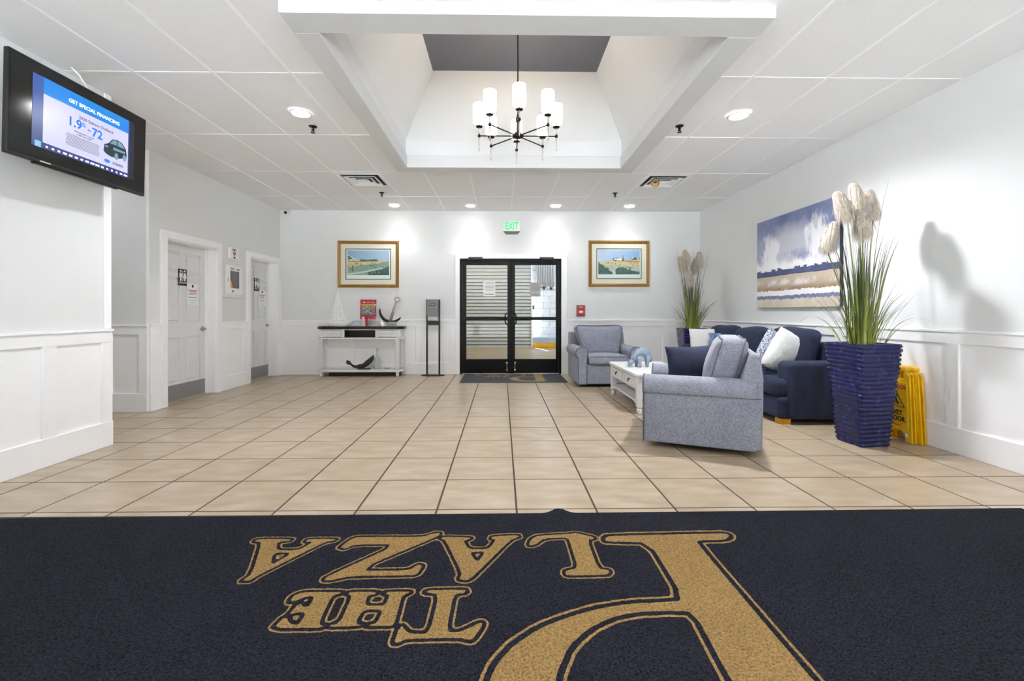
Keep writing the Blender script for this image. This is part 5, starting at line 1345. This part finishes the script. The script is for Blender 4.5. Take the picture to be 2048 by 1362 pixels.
# ------------------------------------------------------------------ tall planters with pampas grass
def pot_mesh():
    g = G(); NZ, PER = 260, 12; H_ = .85; nper = PER * 4
    rr = random.Random(5); ph = [rr.uniform(0, 6.28) for _ in range(60)]
    for j in range(NZ + 1):
        z_ = H_ * j / NZ; hw_ = .128 + (.187 - .128) * (j / NZ)
        for s in range(4):
            for i in range(PER):
                f_ = i / PER; u_ = -1 + 2 * f_; arc = s + f_
                wob = .13 * math.sin(arc * 3.1 + 1.0) + .04 * math.sin(arc * 8.3 + z_ * 9)
                q = z_ / H_ * 23 + wob; rib = math.sqrt(max(0.0, 1 - (2 * (q - math.floor(q)) - 1) ** 2))
                if z_ > H_ - .012: rib = .6
                rad = hw_ - .010 + .013 * rib + .002 * math.sin(ph[int(q) % 60] + arc * 7)
                x, y = u_, -1.0
                rc = .10; L_ = math.hypot(x, y)      # soften the square corner
                k = 1 - rc * max(0, L_ - 1.25)
                a = s * PI / 2; x, y = x * k * rad, y * k * rad
                g.v.append((x * math.cos(a) - y * math.sin(a), x * math.sin(a) + y * math.cos(a), z_))
    for j in range(NZ):
        for i in range(nper): g.f.append((j * nper + i, j * nper + (i + 1) % nper, (j + 1) * nper + (i + 1) % nper, (j + 1) * nper + i))
    g.f.append(tuple(range(nper))[::-1])
    b0 = NZ * nper; o_ = len(g.v)
    for i in range(nper): p = g.v[b0 + i]; g.v.append((p[0] * .92, p[1] * .92, p[2]))
    for i in range(nper): p = g.v[b0 + i]; g.v.append((p[0] * .9, p[1] * .9, p[2] - .06))
    for q0, q1 in ((b0, o_), (o_, o_ + nper)):
        for i in range(nper): g.f.append((q0 + i, q0 + (i + 1) % nper, q1 + (i + 1) % nper, q1 + i))
    g.mi = [0] * len(g.f)
    return g.mesh('pot', 'glaze', True)
def blade(g, al, base, dirv, length, width, lean, droop, rr, tone, n=9):
    """one strap leaf: rises from base, leans along dirv, droops at the tip"""
    p = Vector(base); d = Vector(dirv).normalized(); side = Vector((-d.y, d.x, 0)); ang = lean
    pts = []; st = length / n
    for i in range(n + 1):
        pts.append(p.copy()); ang += droop * (i / n) ** 1.5 / n * 2
        p = p + (d * math.sin(ang) + Vector((0, 0, 1)) * math.cos(ang)) * st
    o0 = len(g.v); tw = rr.uniform(-.6, .6)
    for i, q in enumerate(pts):
        f = i / n; w_ = width * (1 - f ** 2.2) * (.75 + .25 * min(1, f * 6)) + .0006
        s_ = side * math.cos(tw + f * .6) + d * math.sin(tw + f * .6)
        g.v += [tuple(q - s_ * w_ / 2), tuple(q + d * w_ * .12 + Vector((0, 0, -.1)) * w_ * .0), tuple(q + s_ * w_ / 2)]; al += [(f, tone)] * 3
    for i in range(n):
        a = o0 + i * 3; g.f += [(a, a + 1, a + 4, a + 3), (a + 1, a + 2, a + 5, a + 4)]; g.mi += [0, 0]
def foliage_mesh():
    g = G(); al = []; rr = random.Random(12)
    for k in range(150):
        a = rr.uniform(0, 2 * PI); r_ = .10 * math.sqrt(rr.random()); t_ = rr.random()
        if k < 85: L_, ln, dr = rr.uniform(.62, 1.05), rr.gauss(.02, .07), rr.uniform(.05, .45)
        else: L_, ln, dr = rr.uniform(.35, .65), rr.uniform(.12, .5), rr.uniform(.4, 1.5)
        blade(g, al, (r_ * math.cos(a), r_ * math.sin(a), .80), (math.cos(a), math.sin(a), 0), L_, rr.uniform(.009, .017) if k < 85 else rr.uniform(.006, .011), ln, dr, rr, rr.random() ** 2)
    for k in range(8):     # the tallest bare wisps
        a = rr.uniform(0, 2 * PI); blade(g, al, (.06 * math.cos(a), .06 * math.sin(a), .80), (math.cos(a), math.sin(a), 0), rr.uniform(1.2, 1.48), .006, rr.uniform(.03, .14), rr.uniform(.1, .4), rr, 0)
    for k in range(14):    # arching leaves that fall over the rim
        a = rr.uniform(0, 2 * PI); blade(g, al, (.13 * math.cos(a), .13 * math.sin(a), .80), (math.cos(a), math.sin(a), 0), rr.uniform(.32, .5), rr.uniform(.006, .016), rr.uniform(.3, .6), rr.uniform(2.2, 3.2), rr, 1.0 if k % 2 else .5, 12)
    me = g.mesh('foliage', 'grass', True)
    for nm, c in (('along', 0), ('tone', 1)):
        at = me.attributes.new(nm, 'FLOAT', 'POINT'); at.data.foreach_set('value', np.array([q[c] for q in al], 'f'))
    return me
def plume_mesh(seed, L_=.27, w_=.062):
    """a feathery head: strands leave the spine, arch outward and hang down"""
    g = G(); rr = random.Random(seed); lx, ly = rr.uniform(-.02, .02), rr.uniform(-.02, .02)
    for k in range(2300):
        f = .12 + .88 * rr.random() ** .8; z0 = L_ * f; a = rr.uniform(0, 2 * PI)
        r_ = w_ * (1.0 - .45 * max(0, f - .55) / .45) * rr.uniform(.3, 1.3)
        dx, dy = math.cos(a), math.sin(a); ln = rr.uniform(.05, .15) * (.6 + .4 * f)
        ox, oy = lx * f * f * 2, ly * f * f * 2
        p0 = Vector((ox, oy, z0)); p1 = Vector((ox + dx * r_ * .62, oy + dy * r_ * .62, z0 + .022)); p2 = Vector((ox + dx * r_, oy + dy * r_, z0 + .005)); p3 = Vector((ox + dx * r_ * 1.08, oy + dy * r_ * 1.08, z0 - ln))
        s_ = Vector((-dy, dx, rr.uniform(-.2, .2))) * .0016
        g.add([p0 - s_, p0 + s_, p1 + s_, p1 - s_, p2 + s_, p2 - s_, p3], [(0, 1, 2, 3), (3, 2, 4, 5), (5, 4, 6)])
    g.tube([(0, 0, -.1), (0, 0, L_ * .5), (lx * 2, ly * 2, L_ * .97)], .004, 6)
    return g.mesh('plume', 'plume', False)
POT, FOL = pot_mesh(), foliage_mesh()
PL = [plume_mesh(1, .245, .056), plume_mesh(2, .235, .054)]
SOIL = G().box(-.165, .165, -.165, .165, .77, .792).mesh('soil', 'soil')
def planter(label, loc, rz, plumes, fol_rot):
    o = thing('pampas_planter', label, 'plant', loc, rz, group='blue planters with pampas grass')
    po_ = link('pot', POT, o); link('soil', SOIL, po_)
    f = link('foliage', FOL, o, rot=(0, 0, fol_rot)); f['kind'] = 'stuff'
    for k, (x, y, zb, tilt, ta) in enumerate(plumes):
        # stem from the soil to the plume
        st = Vector((x * .25, y * .25, .80)); en = Vector((x, y, zb)); mid = st.lerp(en, .55) + Vector((x, y, 0)) * -.12
        po2 = link('plume', PL[k % 2], o, (x, y, zb), (tilt * math.cos(ta), tilt * math.sin(ta), k * 1.3))
        G().tube([tuple(st), tuple(mid), tuple(en)], [.006, .0055, .005], 6).build('plume_stem', 'stemgreen', o, smooth=True)
    return o
MT['stemgreen'] = plain('green_stem', (104, 120, 58), .6, .1, 20)
W = lambda x, y: (x, y)
planter('big glazed navy planter with pampas grass standing nearest the camera', (3.065, 3.755, 0), math.radians(3), [(-.21, -.09, 1.86, .12, 4.2), (-.045, -.02, 1.955, .03, 0), (.125, .03, 1.90, .26, 1.2), (-.27, .05, 1.63, .3, 4.6), (-.10, -.12, 1.70, .06, 0)], .4)
planter('navy planter with pampas grass in the far right corner', (3.075, 7.2, 0), math.radians(-2), [(-.12, .02, 1.76, .1, 4.2), (-.06, .05, 1.88, .03, 0), (.12, .0, 1.82, .1, 1.2), (.06, .09, 1.74, .2, 4.6), (-.06, -.10, 1.52, .06, 0)], 2.3)

# ------------------------------------------------------------------ yellow wet floor signs against the right wall
def wet_sign(label, loc, rot, lettered=True):
    o = thing('wet_floor_sign', label, 'sign', loc, rot=rot, group='yellow wet floor signs')
    W_, H_ = .29, .62
    def panel(x0, name):
        g = G()
        pts = [(-W_ / 2 - .012, 0), (-W_ / 2 + .055, 0), (-W_ / 2 + .06, .06), (-W_ / 2 + .09, .085), (W_ / 2 - .09, .085), (W_ / 2 - .06, .06), (W_ / 2 - .055, 0), (W_ / 2 + .012, 0), (W_ / 2 - .03, H_ - .06), (W_ / 2 - .05, H_ - .03), (W_ / 2 - .09, H_ - .03), (W_ / 2 - .09, H_ - .09), (-W_ / 2 + .09, H_ - .09), (-W_ / 2 + .09, H_ - .03), (-W_ / 2 + .05, H_ - .03), (-W_ / 2 + .03, H_ - .06)]
        g.prism([(-p[0], p[1]) for p in pts], x0, x0 + .013, 'x')
        pn = g.build(name, 'yellow', o, bevel=.003, seg=1)
        # raised rim round the printed field
        rim = [(-W_ / 2 + .03, .105), (W_ / 2 - .03, .105), (W_ / 2 - .052, H_ - .12), (-W_ / 2 + .052, H_ - .12)]
        G().tube([(x0 - .001, p[0], p[1]) for p in rim], .005, 6, closed=True).build('rim', 'yellow', pn)
        return pn
    f = panel(-.024, 'front_panel'); panel(.008, 'back_panel')
    G().rbox(.046, W_ - .11, .045, .018, (0, 0, H_ - .0)).build('carry_handle', 'yellow', o, auto=40)
    for s in (-1, 1): G().tube([(0, s * .1 - .012, H_ - .035), (0, s * .1 + .012, H_ - .035)], .012, 10).build('hinge', 'yellow', o)
    if lettered:
        fx = -.0252
        link('lettering', text_mesh('CAUTION', .056, 'redprint', bold=.0018, sx=.72), f, (fx, -.005, .46), FACE_NX)
        link('lettering', text_mesh('WET', .058, 'blackprint', bold=.002, sx=.9), f, (fx, 0, .235), FACE_NX)
        link('lettering', text_mesh('FLOOR', .058, 'blackprint', bold=.002, sx=.9), f, (fx, 0, .183), FACE_NX)
        link('lettering', text_mesh('CUIDADO', .02, 'redprint', sx=.9), f, (fx, 0, .13), FACE_NX)
        tri = lambda s: [(-.075 * s, .29 - .052 * (s - 1) * .5), (.075 * s, .29 - .052 * (s - 1) * .5), (0, .405 + .04 * (s - 1))]
        G().tube([(fx + .001, y, z_) for y, z_ in tri(1)], .005, 6, closed=True).build('warning_triangle', 'blackprint', f)
        g = G().tube([(fx + .001, .012, .36), (fx + .001, .0, .33), (fx + .001, -.02, .31)], [.008, .01, .006], 6).tube([(fx + .001, .0, .335), (fx + .001, .025, .32)], .005, 6).tube([(fx + .001, .004, .372), (fx + .001, .012, .376)], .008, 6)
        g.build('falling_figure', 'blackprint', f)
    return o
wet_sign('yellow wet floor sign with caution lettering between the big planter and the wall', (3.472, 3.855, .002), (0, math.radians(1.2), math.radians(-1)))
wet_sign('second folded yellow wet floor sign, nearest the wall behind the lettered one', (3.527, 3.825, .002), (0, math.radians(.4), math.radians(-.5)), False)
tag(G().box(-.0008, .0008, -.012, .012, -.014, .014).build('sticker', 'whiteprint', loc=(3.4465, 3.752, .06), rot=(0, math.radians(1.2), math.radians(-1))), 'small white sticker on the foot of the lettered yellow sign', 'sticker')
